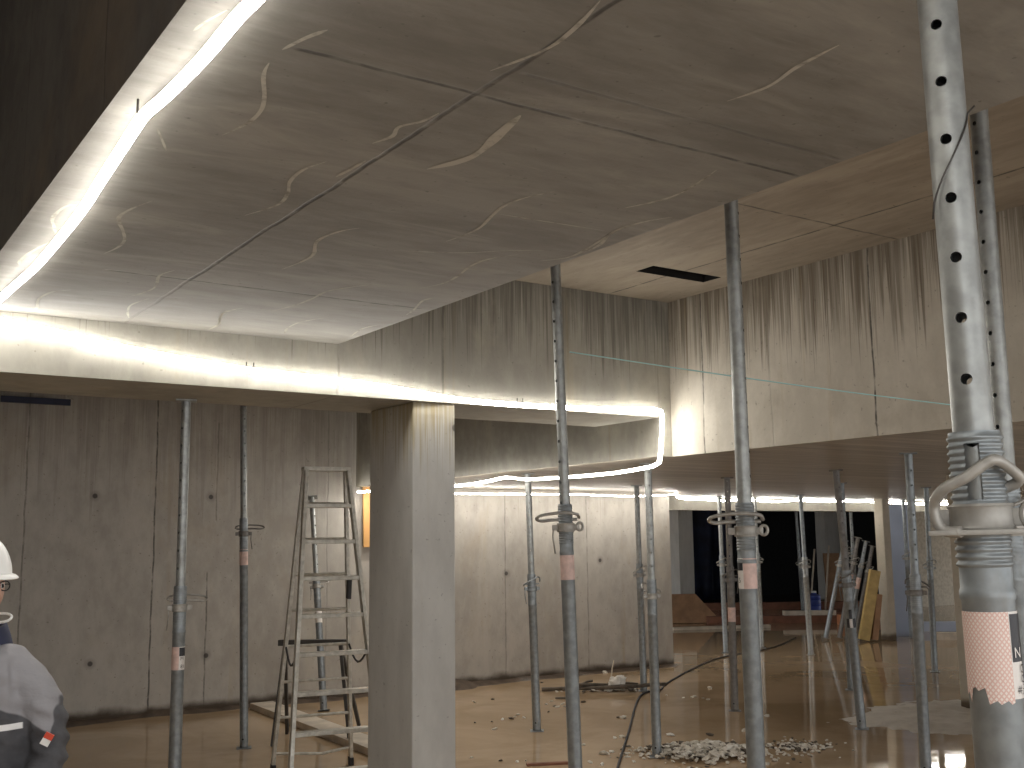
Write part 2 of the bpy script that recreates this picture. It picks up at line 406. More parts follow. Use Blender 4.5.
# streaks of lime that the formwork left on the slab: flat stains, thin ribbons lying in the soffit
STREAKS = [[[0.795, 3.916], [0.757, 4.02], [0.751, 4.175], [0.782, 4.3], [0.807, 4.397]], [[0.808, 4.515], [0.776, 4.702], [0.759, 4.89], [0.773, 4.975]], [[1.003, 3.771], [0.965, 3.907], [0.956, 4.049], [1.014, 4.213], [1.052, 4.346], [1.055, 4.468], [1.033, 4.589]], [[1.363, 4.723], [1.335, 4.856], [1.379, 5.071], [1.371, 5.219], [1.331, 5.362]], [[1.061, 5.347], [0.992, 5.447], [0.97, 5.64], [0.999, 5.845], [1.002, 5.977]], [[1.423, 5.349], [1.389, 5.546], [1.419, 5.728], [1.463, 5.878]], [[1.881, 5.35], [1.853, 5.539], [1.925, 5.79], [1.93, 5.984]], [[0.986, 2.244], [0.959, 2.312], [0.936, 2.401]], [[0.936, 2.487], [0.952, 2.567], [1.003, 2.695], [1.03, 2.793], [1.031, 2.905], [1.001, 3.031]], [[1.459, 2.543], [1.449, 2.621], [1.413, 2.696], [1.43, 2.773], [1.406, 2.857]], [[1.355, 3.078], [1.323, 3.189], [1.332, 3.321], [1.373, 3.442], [1.392, 3.586], [1.338, 3.77]], [[1.457, 3.001], [1.451, 3.109], [1.442, 3.197]], [[1.771, 3.693], [1.721, 3.788], [1.706, 3.955], [1.774, 4.148], [1.782, 4.279], [1.759, 4.461]], [[2.234, 4.502], [2.152, 4.648], [2.106, 4.762], [2.11, 4.94], [2.094, 5.141], [2.046, 5.338]], [[2.359, 5.343], [2.291, 5.517], [2.294, 5.71], [2.344, 5.886]], [[1.912, 5.303], [1.848, 5.456], [1.892, 5.679], [1.935, 5.844], [1.928, 6.006]], [[2.695, 5.354], [2.665, 5.53], [2.717, 5.795]], [[2.62, 4.615], [2.604, 4.706], [2.672, 4.93], [2.697, 5.055]], [[1.441, 1.788], [1.469, 1.903], [1.482, 2.024], [1.465, 2.12], [1.431, 2.231]], [[1.663, 2.435], [1.687, 2.568], [1.722, 2.755], [1.709, 2.863], [1.66, 2.972]], [[2.153, 2.927], [2.1, 3.051], [2.089, 3.17], [2.115, 3.289], [2.159, 3.442], [2.164, 3.554], [2.148, 3.691]], [[2.511, 3.705], [2.447, 3.826], [2.441, 3.971], [2.488, 4.17], [2.502, 4.322], [2.459, 4.472]], [[2.638, 3.204], [2.662, 3.307], [2.706, 3.489], [2.719, 3.637], [2.65, 3.748]], [[2.129, 3.263], [2.322, 3.25], [2.601, 3.231]], [[2.034, 3.921], [2.277, 3.816], [2.45, 3.667], [2.567, 3.596]], [[2.074, 1.648], [2.077, 1.716], [2.085, 1.8], [2.11, 1.896], [2.108, 1.961], [2.089, 2.048]], [[2.467, 2.474], [2.519, 2.653], [2.531, 2.799], [2.474, 2.964]], [[2.701, 2.951], [2.649, 3.065], [2.638, 3.222], [2.709, 3.4], [2.73, 3.539]], [[0.755, 2.276], [0.731, 2.365], [0.723, 2.419]], [[0.824, 3.077], [0.859, 3.154], [0.899, 3.245]]]
def streaks():
    b = bmesh.new()
    for i, l in enumerate(STREAKS):
        pts = smooth_path([(x, y, 0) for x, y in l], 7); n = len(pts)
        wmax = .008 if i in (23, 24, 29, 28) else .013
        if i == 19: wmax = .034
        L = []; R_ = []
        for k, p in enumerate(pts):
            d = (pts[min(k + 1, n - 1)] - pts[max(k - 1, 0)]).normalized(); s = Vector((-d.y, d.x, 0))
            e = min(1, 4 * k / n + .15, 4 * (n - 1 - k) / n + .15)
            wd = wmax * .5 * e * (1 + .5 * grid_noise(p, 9, i)) 
            L.append(b.verts.new((p.x + s.x * wd, p.y + s.y * wd, ZS - .0015))); R_.append(b.verts.new((p.x - s.x * wd, p.y - s.y * wd, ZS - .0015)))
        for k in range(n - 1): b.faces.new((L[k], L[k + 1], R_[k + 1], R_[k]))
    t = NT('lime_streaks')
    n1 = t.noise(t.tc.outputs['Object'], 14, 4, .65)
    m = t.out((.60, .57, .50), .8)
    t.b.inputs['Alpha'].default_value = 1
    t.l.new(t.ramp(n1, (.28), .58, .40, .8), t.b.inputs['Alpha'])
    tag(link('trim_lime_streaks', b, m), kind='structure')
streaks()

# ------------------------------------------------------------------ the lights: two runs of LED rope
def rope(name, pts, r, label, clips=()):
    """pts: [(point, direction the strip shines)]; a half-round diffuser on a flat opaque backing"""
    root = empty(name, pts[0][0])
    off = Vector(pts[0][0]); N = len(pts)
    P_ = [Vector(p) - off for p, n in pts]
    lit, back = bmesh.new(), bmesh.new()
    prev = None; A = []; B = []
    for i, (p, n) in enumerate(zip(P_, (n for _, n in pts))):
        a0 = n[3] if len(n) > 3 else -.10; n = Vector(n[:3])
        d = (P_[min(i + 1, N - 1)] - P_[max(i - 1, 0)]).normalized()
        n = (n - d * n.dot(d)).normalized(); s = d.cross(n)
        A.append([lit.verts.new(p + s * r * cos(a) + n * (r * sin(a))) for a in [a0 + (pi - 2 * a0) * k / 9 for k in range(10)]])
        q = [(-r * .6, r * sin(a0) - r * .05), (r * .6, r * sin(a0) - r * .05), (r * .6, r * sin(a0) - r * .45), (-r * .6, r * sin(a0) - r * .45)]
        B.append([back.verts.new(p + s * u + n * v) for u, v in q])
    for i in range(N - 1):
        for k in range(9): lit.faces.new((A[i][k], A[i][k + 1], A[i + 1][k + 1], A[i + 1][k]))
        for k in range(4): back.faces.new((B[i][k], B[i][(k + 1) % 4], B[i + 1][(k + 1) % 4], B[i + 1][k]))
    for e in (0, -1):
        lit.faces.new(A[e]); back.faces.new(B[e])
    link('light_tube', lit, M['led'], root, smooth=True, angle=60)
    link('backing', back, M['white'], root)
    for c in clips:
        b = bmesh.new()
        c = Vector(c) - off
        tube(b, [c + Vector((-.022, 0, .045)), c + Vector((-.022, 0, -.004)), c + Vector((0, 0, -.024)), c + Vector((.022, 0, -.004)), c + Vector((.022, 0, .045))], .0035, 6)
        link('clip', b, M['dark_steel'], root)
    tag(root, label, 'led strip')
    return root
zst = ZS - .032
S1 = [(.785, .1, zst), (.775, .9, zst), (.770, 2.0, zst), (.764, 2.212, zst), (.766, 2.458, zst), (.757, 2.722, zst), (.744, 2.897, zst), (.752, 3.082, zst), (.777, 3.542, zst), (.799, 3.949, zst), (.812, 4.748, zst), (.795, 5.243, zst), (.785, 5.562, zst), (.76, 5.90, zst)]
S2 = [(.80, 6.015, 2.842), (1.148, 6.019, 2.80), (1.619, 6.019, 2.733), (2.191, 6.019, 2.683), (2.759, 6.019, 2.662), (3.169, 6.019, 2.636), (3.57, 6.019, 2.600), (4.079, 6.019, 2.592), (4.763, 6.019, 2.604), (5.25, 6.019, 2.628)]
S3 = [(5.33, 6.015, 2.612), (5.33, 6.015, 2.52), (5.312, 6.015, 2.33), (5.30, 6.02, 2.245)]
S4 = [(5.305, 6.10, 2.222), (5.312, 6.548, 2.20), (5.312, 7.17, 2.20), (5.312, 7.749, 2.212), (5.312, 8.062, 2.245), (5.312, 8.428, 2.222), (5.312, 8.965, 2.21), (5.312, 10.0, 2.22), (5.315, 11.08, 2.24)]
def dense(l, n, sub=4): return [(p, n) for p in smooth_path(l, sub)]
rope('led_rope_light', dense(S1, (-.40, 0, -1, .60)) + dense(S2, (0, -1, -.45, .50)) + dense(S3, (-.1, -1, 0, .4), 3) + dense(S4, (-.25, .5, -1, .3), 3), .0190, 'glowing white LED rope running along the grey slab and across the cross beam face',
     clips=((.744, 2.897, zst), (.787, 5.50, zst), (2.191, 6.019, 2.683), (4.079, 6.019, 2.592)))
S5 = [(5.42, 10.80, 2.228), (6.50, 10.80, 2.226), (8.00, 10.80, 2.241), (8.96, 10.80, 2.230), (9.80, 10.80, 2.262)]
S6 = [(10.7, 11.8, 2.279), (11.2, 12.20, 2.268), (11.638, 12.20, 2.262), (12.014, 12.20, 2.245), (12.489, 12.20, 2.265), (13.159, 12.20, 2.242), (13.625, 12.20, 2.268), (14.346, 12.20, 2.258), (15.1, 12.20, 2.27), (15.624, 12.20, 2.262), (16.857, 12.20, 2.238), (18.188, 12.20, 2.249), (19.8, 12.20, 2.244), (23.5, 12.20, 2.25)]
rope('led_rope_light', dense(S5, (0, .35, -1, .2)) + dense(S6, (0, -1, -.30, .55), 4), .017, 'glowing LED rope along the top of the back wall and over the dark opening',
     clips=((8.00, 10.80, 2.241), (12.014, 12.20, 2.245), (14.346, 12.20, 2.258)))

# ------------------------------------------------------------------ steel props
def holed_tube(r, th, z0, z1, holes, hr, a0, n_fill=10):
    """tube wall with round holes bored right through, one row at angle a0 and one opposite"""
    b = bmesh.new()
    half = hr * 1.55; wa = min(.7, half / r)
    cols = []
    for s in (0, pi):
        cols += [a0 + s + wa * k / 2 for k in (-2, -1, 0, 1, 2)]
        span = pi - 2 * wa
        cols += [a0 + s + wa + span * k / (n_fill + 1) for k in range(1, n_fill + 1)]
    nC = len(cols); step = nC // 2
    rows = [z0]; hole_at = []
    for zc in holes:
        if zc - half <= rows[-1] + .002 or zc + half > z1 - .004: continue
        hole_at.append((len(rows), zc)); rows += [zc + half * k / 2 for k in (-2, -1, 0, 1, 2)]
    rows.append(z1)
    V = {}
    def v(i, k):
        k %= nC
        if (i, k) not in V: V[i, k] = b.verts.new((r * cos(cols[k]), r * sin(cols[k]), rows[i]))
        return V[i, k]
    cut = {(i + a, (c0 + k)) for i, _ in hole_at for a in range(4) for c0 in (0, step) for k in range(4)}
    for i in range(len(rows) - 1):
        for k in range(nC):
            if (i, k) in cut: continue
            b.faces.new((v(i, k), v(i, k + 1), v(i + 1, k + 1), v(i + 1, k)))
    ring = [(0, k) for k in range(4)] + [(a, 4) for a in range(4)] + [(4, k) for k in (4, 3, 2, 1)] + [(a, 0) for a in (4, 3, 2, 1)]
    for i, zc in hole_at:
        for c0 in (0, step):
            outer = [v(i + a, c0 + k) for a, k in ring]
            ac = cols[(c0 + 2) % nC]; C1 = []; C2 = []
            for a, k in ring:
                du, dz = (k - 2), (a - 2); L = math.hypot(du, dz); du, dz = du / L * hr, dz / L * hr
                ang = ac + du / r
                C1.append(b.verts.new((r * cos(ang), r * sin(ang), zc + dz))); C2.append(b.verts.new(((r - th) * cos(ang), (r - th) * sin(ang), zc + dz)))
            for q in range(16):
                p = (q + 1) % 16
                b.faces.new((outer[q], outer[p], C1[p], C1[q])); f_ = b.faces.new((C1[q], C1[p], C2[p], C2[q])); f_.material_index = 1
    # inner skin, dark, closes the view
    n = 14
    A = [b.verts.new(((r - th) * cos(2 * pi * k / n), (r - th) * sin(2 * pi * k / n), z0)) for k in range(n)]
    B = [b.verts.new(((r - th) * cos(2 * pi * k / n), (r - th) * sin(2 * pi * k / n), z1)) for k in range(n)]
    return b

def patch(b, r, a1, a2, z1, z2, n=10, rows=2, mat=0, ragged=None):
    """a label: a piece of a cylinder skin between two angles"""
    g = []
    for k in range(n + 1):
        a = a1 + (a2 - a1) * k / n; lo = z1 + (ragged(k) if ragged else 0)
        g.append([b.verts.new((r * cos(a), r * sin(a), lo + (z2 - lo) * j / rows)) for j in range(rows + 1)])
    for k in range(n):
        for j in range(rows):
            f_ = b.faces.new((g[k][j], g[k + 1][j], g[k + 1][j + 1], g[k][j + 1])); f_.material_index = mat
def text_on(txt, size, r, ang, z, parent, mat):
    """lettering wrapped round the tube"""
    cu = bpy.data.curves.new('lettering', 'FONT'); cu.body = txt; cu.size = size; cu.align_x = 'LEFT'
    tmp = bpy.data.objects.new('lettering_tmp', cu); COL.objects.link(tmp)
    me = bpy.data.meshes.new_from_object(tmp)
    bpy.data.objects.remove(tmp); bpy.data.curves.remove(cu)
    b = bmesh.new(); b.from_mesh(me); bpy.data.meshes.remove(me)
    for v_ in b.verts:
        a = ang + v_.co.x / r
        v_.co = (r * cos(a), r * sin(a), z + v_.co.y)
    return link('lettering', b, mat, parent)

PROPS = 'steel shoring props'
def steel_prop(base, top, z_top, z_collar, label, r=.0375, ri=.030, view=None, handle=0, sticker=None, thread=(.10, .13), slot=False, hole_turn=0.0,
               mats=('galv', 'galv_inner', 'cast'), detail=1, hr=.0075, pitch=.107, plates=True, hang=None, loop=.14, z_base=0.0, pin_tilt=0.0, flat_loop=False, clamp=False, name='steel_prop', slot_ang=0.0):
    """base, top: (x, y) where the axis meets z_base and z_top. view: the level direction its numbered side faces."""
    p0 = Vector((base[0], base[1], z_base)); p1 = Vector((top[0], top[1], z_top)); L = (p1 - p0).length
    ax = (p1 - p0).normalized()
    fv = Vector(view) if view is not None else -Vector((base[0], base[1], 0)).normalized()      # towards the middle of the bay
    y = -(fv - ax * fv.dot(ax)).normalized(); x = y.cross(ax)
    root = empty(name, p0)
    root.matrix_world = Matrix(((x.x, y.x, ax.x, p0.x), (x.y, y.y, ax.y, p0.y), (x.z, y.z, ax.z, p0.z), (0, 0, 0, 1)))
    tag(root, label, 'prop', PROPS)
    s = L / (z_top - z_base); zc = (z_collar - z_base) * s
    n = 40 if detail > 1 else 20 if detail else 12
    face = -pi / 2                                   # local angle that looks at the viewer
    if plates:
        b = bmesh.new(); box(b, (-.060, -.060, .001), (.060, .060, .006), bevel=.0015); link('base_plate', b, M[mats[0]], root)
        b = bmesh.new(); box(b, (-.062, -.062, L - .010), (.062, .062, L - .001), bevel=.002); link('top_plate', b, M[mats[1]], root)
    # outer tube with its rolled thread
    ta, tb = zc - thread[0], zc + thread[1]
    prof = [(r, .010), (r, .05), (r, ta - .055), (r * 1.06, ta - .050), (r * 1.06, ta - .038), (r, ta - .033), (r, ta)]
    pit = .0125 if detail > 1 else .014 if detail else .03
    z = ta
    while z < tb - pit * .5:
        if detail > 1: prof += [(r * 1.0, z + pit * .12), (r * 1.075, z + pit * .34), (r * 1.085, z + pit * .5), (r * 1.075, z + pit * .66), (r * 1.0, z + pit * .9)]
        else: prof += [(r, z + pit * .1), (r * 1.07, z + pit * .5), (r, z + pit * .95)]
        z += pit
    prof.append((r, tb))
    sk = None
    if slot:
        def sk(a, zz): 
            d = (a - (face + slot_ang) + pi) % (2 * pi) - pi
            return zc + .03 < zz < tb - .022 and abs(d) < .27
    b = bmesh.new(); lathe(b, prof, n * 2 if slot else n, skip=sk, cap=False)
    # the rim down to the inner tube
    lathe(b, [(ri + .0015, tb - .02), (ri + .0015, tb), (r, tb)], n, cap=False)
    if detail:                                       # drain hole close to the foot: a solid plug, the bore's shade put into its colour
        ang = face - .25
        b2 = bmesh.new()
        c = Vector(((r) * cos(ang), (r) * sin(ang), .075)); dr = Vector((cos(ang), sin(ang), 0))
    o = link('outer_tube', b, M[mats[0]], root, smooth=True, angle=50)
    if detail:
        tube(b2, [c - dr * .01, c + dr * .0012], .008, 10); link('drain_hole', b2, M['hole'], o)
    # inner tube, bored every `pitch`
    zs = [zc + .02 + pitch * k for k in range(-1, int((L - zc) / pitch) + 1)]
    b = holed_tube(ri, .004, max(.3, zc - .12), L - .010, [z_ for z_ in zs if z_ > zc - .05], hr, face + hole_turn, n_fill=9 if detail > 1 else 5)
    link('inner_tube', b, [M[mats[1]], M['hole']], root, smooth=True, angle=40)
    # collar nut with two lugs and the locking pin bent into a loop
    b = bmesh.new(); rc = r * 1.25
    lathe(b, [(r * 1.03, zc - .024), (rc, zc - .024), (rc * 1.03, zc - .018), (rc * .98, zc - .014), (rc * .98, zc + .014), (rc * 1.03, zc + .018), (rc, zc + .022), (r * 1.03, zc + .022)], n, cap=False)
    ca, sa = cos(handle), sin(handle)
    rotv = lambda p: Vector((p[0] * ca - p[1] * sa, p[0] * sa + p[1] * ca, p[2]))
    if clamp:
        tmp = bmesh.new(); box(tmp, (-rc - .030, -rc - .010, zc - .030), (rc + .030, rc * .6, zc - .021), bevel=.003)
        me = bpy.data.meshes.new('t'); tmp.to_mesh(me); tmp.free(); b.from_mesh(me); bpy.data.meshes.remove(me)
    for sg in (-1, 1):
        tmp = bmesh.new(); box(tmp, (sg * rc * .9, -.014, zc - .016), (sg * (rc + .026), .014, zc + .014), bevel=.004)
        tmp.transform(Matrix.Rotation(handle, 4, 'Z')); me = bpy.data.meshes.new('t'); tmp.to_mesh(me); tmp.free(); b.from_mesh(me); bpy.data.meshes.remove(me)
        ring = [rotv((sg * (rc + .022), .016 * cos(q), zc - .001 + .0)) + Vector((0, 0, .0)) for q in (0,)]
        if detail > 1 and not ((clamp or flat_loop) and sg < 0):
            pts = [rotv((sg * (rc + .028) + .016 * cos(2 * pi * q / 16), -.012, zc + .002 + .020 * sin(2 * pi * q / 16))) for q in range(16)]
            tube(b, pts, .007, 8, closed=True)
    col = link('collar_nut', b, M[mats[2]], root, smooth=True, angle=40)
    zp = zc + .040; rod = (.0095 if clamp else .0085) if detail > 1 else .0065
    if clamp:
        path = [(-rc * .6, -rc - .004, zc - .024), (-rc - .004, -rc * .8, zc - .022), (-rc - .016, -rc * .75, zc - .006), (-rc - .018, -rc * .8, zc + .022), (-rc - .002, -rc - .012, zc + .046), (-rc * .3, -rc - .020, zc + .066), (rc * .25, -rc - .020, zc + .086), (rc * .6, -rc - .016, zc + .092), (rc * .98, -rc * .7, zc + .078), (rc + .012, -rc * .2, zc + .062), (rc * .9, 0, zc + .050), (0, 0, zc + .042)]
    elif flat_loop:
        path = [(rc + .018, 0, zp), (0, 0, zp), (-rc - .03, 0, zp), (-rc - loop * .6, -.010, zp - .004), (-rc - loop * .80, -.030, zp + .006), (-rc - loop * .66, -.058, zp + .022), (-rc - .02, -rc - .020, zp + .032), (0, -rc - .022, zp + .034), (rc + .012, -rc - .010, zp + .026), (rc + .026, -.012, zp + .008)]
    else:
        path = [(rc + .022, 0, zp), (0, 0, zp), (-rc - .02, 0, zp), (-rc - .034, -.02, zp - .012), (-rc - .036, -.045, zp + .0), (-rc * .9, -rc - .022, zp + .028 + pin_tilt * .5), (0, -rc - .026, zp + .046 + pin_tilt), (rc * .75, -rc - .022, zp + .062 + pin_tilt * 1.2), (rc + .022, -rc * .7, zp + .050 + pin_tilt * 1.0), (rc + .026, -rc * .3, zp + .02)]
    b = bmesh.new(); tube(b, smooth_path([rotv(p) for p in path], 6), rod, 8 if detail else 6)
    link('locking_pin', b, M[mats[2]], col, smooth=True)
    if hang:                                         # the loose tail of the pin that dangles below the collar
        b = bmesh.new(); q = rotv((hang * (rc + .02), -.01, 0))
        tube(b, [q + Vector((0, 0, zc + .0)), q + Vector((hang * .004, 0, zc - .05)), q + Vector((hang * -.006, 0, zc - .135))], .0045, 6)
        link('hanging_tail', b, M[mats[2]], col, smooth=True)
    if sticker:
        za, zb = [(q - z_base) * s for q in sticker['z']]
        a1, a2 = sticker['ang']; rr = r + .0012
        rag = sticker.get('ragged')
        b = bmesh.new(); patch(b, rr, face + a1, face + a2, za, zb, n=16, ragged=rag)
        st = link('sticker', b, M[sticker.get('mat', 'pink')], root, smooth=True)
        if 'dark' in sticker:
            d1, d2, mid = sticker['dark']
            hgt = zb - za
            b = bmesh.new(); patch(b, rr, face + d1, face + d2, za, zb, n=8); link('white_panel', b, M['label_white'], st, smooth=True)
            b = bmesh.new(); patch(b, rr + .0008, face + d1 + .04, face + d2 - .04, za + hgt * mid, zb - .004, n=8); link('black_panel', b, M['ink'], st, smooth=True)
            for (txt, size, da, fz) in sticker.get('text', ()):
                text_on(txt, size, rr + .0018, face + d1 + da, za + hgt * fz, st, M['label_white'] if fz > mid else M['ink'])
    return root

# the first is the one whose number label shows; every prop is built where it stands
R33 = RIGHT
def toward_cam(x, y, turn=0):
    v_ = -Vector((x, y, 0)).normalized()
    return Matrix.Rotation(turn, 3, 'Z') @ v_
steel_prop((1.720, 1.096), (1.684, 1.120), ZS, 1.728, 'thickest galvanised prop with checked pink sticker and bent clamp handle over its thread', r=.0420, ri=.0340,
    view=toward_cam(1.72, 1.096), detail=2, slot=True, slot_ang=-.10, hole_turn=-.12, hr=.0098, pitch=.107, thread=(.085, .145), clamp=True,
    sticker=dict(z=(1.432, 1.572), ang=(-1.45, .72), mat='lattice', ragged=lambda k: (.012 if 3 < k < 9 else .002 if k < 3 else -.008) + .003 * ((k * 7) % 3), dark=(.72, 1.75, .42),
    text=(('N', .024, .10, .47), ('C', .020, .38, .29), ('O', .018, .40, .18), ('# 6', .018, .16, .07), ('M', .012, .45, .01))))
steel_prop((3.420, 2.127), (3.414, 2.131), ZT, 1.715, 'tall prop standing half hidden right behind the thickest prop, pin tail hanging', r=.0385, ri=.031, view=toward_cam(3.42, 2.13), detail=1, hole_turn=-.55, hang=1, thread=(.12, .15), handle=.5)
steel_prop((3.463, 3.373), (3.449, 3.382), ZT, 1.722, 'tall prop with wide flat locking loop, pink label edged in white, before the dark opening', r=.0385, ri=.0315, view=toward_cam(3.46, 3.37), detail=2, hole_turn=1.35, flat_loop=True, loop=.13, thread=(.085, .12),
    sticker=dict(z=(1.478, 1.606), ang=(-.45, 1.5), mat='pink', dark=(-1.5, -.45, .60), text=(('5', .030, .35, .2),)))
steel_prop((3.431, 4.579), (3.365, 4.623), ZT, 1.755, 'tall prop with plain pink band and wide loop, in front of the pale back wall', r=.0360, ri=.0275, view=toward_cam(3.43, 4.58), detail=2, hole_turn=-.75, flat_loop=True, loop=.13, thread=(.085, .12), hang=-1,
    sticker=dict(z=(1.486, 1.612), ang=(-1.5, 1.5), mat='pink'))
steel_prop((2.041, 6.718), (2.040, 6.719), ZL, 1.306, 'prop under the cross beam between the worker and the ladder, label with black square', r=.0375, ri=.029, view=toward_cam(2.04, 6.72), detail=1, hole_turn=-.7, hang=1, handle=pi, flat_loop=True, loop=.14,
    sticker=dict(z=(.939, 1.075), ang=(-1.5, .1), mat='pink', dark=(.1, 1.35, .60), text=(('M', .03, .2, .42), ('81', .03, .25, .08))))
steel_prop((3.317, 9.040), (3.250, 9.085), 3.15, 1.765, 'darker prop with pink band standing in the water beside the step ladder', r=.0345, ri=.028, view=toward_cam(3.3, 9), detail=1, mats=('galv_dull', 'galv_inner', 'galv_dark'), hole_turn=.3, handle=pi, flat_loop=True, loop=.16, hang=-1,
    sticker=dict(z=(1.500, 1.632), ang=(-1.5, 1.5), mat='pink'))
steel_prop((4.666, 10.47), (4.770, 11.10), 2.17, 1.22, 'short prop leaning on the back wall, seen between the steps of the ladder', r=.036, ri=.028, view=toward_cam(4.6, 10.4), detail=1, hole_turn=.9, handle=pi, hang=1, mats=('galv_dull', 'galv_inner', 'cast'), loop=.1, flat_loop=True,
    sticker=dict(z=(.85, .97), ang=(-1.4, 1.4), mat='label_white'))
steel_prop((5.720, 8.231), (5.675, 8.260), ZR, 1.25, 'slim prop before the pale wall, first one right of the big column', view=toward_cam(5.7, 8.2), ri=.029, detail=1, hole_turn=.05, mats=('galv', 'galv_inner', 'galv'), hang=-1, handle=.3, loop=.08)
steel_prop((8.129, 9.595), (8.109, 9.608), ZR, 1.275, 'prop rising out of the heap of sticks and white paper', view=toward_cam(8, 9.6), detail=1, hole_turn=.2, mats=('galv', 'galv_inner', 'cast'), handle=.4, loop=.1)
steel_prop((5.806, 6.717), (5.799, 6.722), ZR, 1.235, 'prop standing in the gravel heap at the corner of the low ceiling', view=toward_cam(5.8, 6.7), detail=1, hole_turn=.15, mats=('galv', 'galv_inner', 'cast'), hang=1, handle=pi + .4, loop=.09)
steel_prop((7.913, 7.974), (7.921, 7.969), ZR, 1.270, 'rusty prop with pink band just beside the tall prop with flat loop', view=toward_cam(7.9, 8), detail=1, hole_turn=.0, mats=('galv_dark', 'galv_dark', 'galv_dark'), handle=.2, hang=1,
    sticker=dict(z=(.86, 1.0), ang=(-1.5, 1.5), mat='pink'))
steel_prop((11.683, 11.912), (11.667, 11.922), ZR, 1.28, 'pale prop in front of the navy tarpaulin', view=toward_cam(11.6, 11.9), detail=0, hole_turn=.2, handle=.2, mats=('galv', 'galv_inner', 'cast'))
steel_prop((12.619, 12.089), (12.608, 12.096), ZR, 1.30, 'thin pale prop showing just past the tall prop with flat loop', r=.036, ri=.022, view=toward_cam(12.6, 12), detail=0, handle=pi, mats=('galv_inner', 'galv_inner', 'cast'))
steel_prop((12.419, 10.952), (12.382, 10.977), ZR, 1.25, 'pale prop standing alone before the dark store opening', view=toward_cam(12.4, 11), ri=.03, r=.042, detail=0, hole_turn=.6, handle=.1, mats=('galv_inner', 'galv', 'cast'))
steel_prop((19.196, 17.101), (19.138, 17.139), 2.90, 1.05, 'dull prop inside the dark store near the blue drum', r=.04, ri=.032, view=toward_cam(19, 17), detail=0, handle=.1, mats=('galv_dull', 'galv_dull', 'cast'))
steel_prop((8.072, 6.578), (7.980, 6.640), ZR, 1.255, 'leaning prop with black marks at the edge of the silt bank', r=.040, view=toward_cam(8, 6.5), ri=.030, detail=1, hole_turn=.35, mats=('galv_dull', 'galv_dark', 'galv_dark'), handle=.2, hang=-1,
    sticker=dict(z=(.88, .96), ang=(-1.2, 1.2), mat='ink', dark=(-.35, .35, 2.0)))
steel_prop((9.978, 8.252), (9.990, 8.243), ZR, 1.20, 'grey prop half hidden behind the leaning prop at the silt bank', view=toward_cam(10, 8), detail=0, handle=.2, mats=('galv', 'galv_dull', 'cast'))
steel_prop((6.827, 5.026), (6.837, 5.019), ZR, 1.285, 'dark prop between the blue board and the concrete post', r=.039, ri=.029, view=toward_cam(6.8, 5), detail=1, hole_turn=.45, mats=('galv_dull', 'galv', 'galv_dark'), handle=pi - .2, hang=1, loop=.10)
steel_prop((15.704, 11.677), (15.696, 11.683), ZR, 1.30, 'thin prop in front of the pale blue board', r=.036, ri=.028, view=toward_cam(15.7, 11.6), detail=0, hole_turn=-.4, handle=.2, mats=('galv_dull', 'galv', 'cast'))
steel_prop((12.073, 8.671), (12.102, 8.651), ZR, 1.28, 'slim prop with bright clamp between the dark prop and the concrete post', view=toward_cam(12, 8.6), detail=0, hole_turn=-.5, handle=.2, mats=('galv', 'galv', 'galv_inner'))
steel_prop((15.40, 12.70), (15.417, 12.69), 2.90, 1.39, 'pale prop standing upright behind the bundle of leaning props', view=toward_cam(15.5, 12.7), detail=0, handle=.4, mats=('galv_inner', 'galv_inner', 'cast'))
steel_prop((15.90, 12.95), (15.90, 12.95), 2.90, 1.33, 'bright prop standing upright beside the far column, behind the bundle', view=toward_cam(15.9, 12.9), detail=0, handle=.4, mats=('galv', 'galv_inner', 'cast'))
# the bundle leaning on the far column
for i, (bx, by, lean, h_, lab, mt) in enumerate((
        (14.36, 12.34, .40, 1.62, 'lowest-leaning prop of the bundle at the far column, its foot farthest out', 'galv_dull'),
        (14.53, 12.20, .40, 1.66, 'second prop of the leaning bundle at the far column, pink band', 'galv_dark'),
        (14.635, 12.12, .39, 1.60, 'third prop of the leaning bundle at the far column', 'galv_dull'),
        (14.735, 12.05, .37, 1.52, 'prop of the leaning bundle lying against the yellow beam', 'galv_dark'))):
    t_ = Vector((bx, by, 0)) + RIGHT * lean
    steel_prop((bx, by), (t_.x, t_.y), h_, h_ - .42, lab, r=.038, ri=.032, view=toward_cam(bx, by), detail=0, handle=.5 * i, mats=(mt, mt, 'cast'), z_base=.03,
               sticker=dict(z=(h_ - .78, h_ - .60), ang=(-1.5, 1.5), mat='pink') if i in (1, 2) else None)

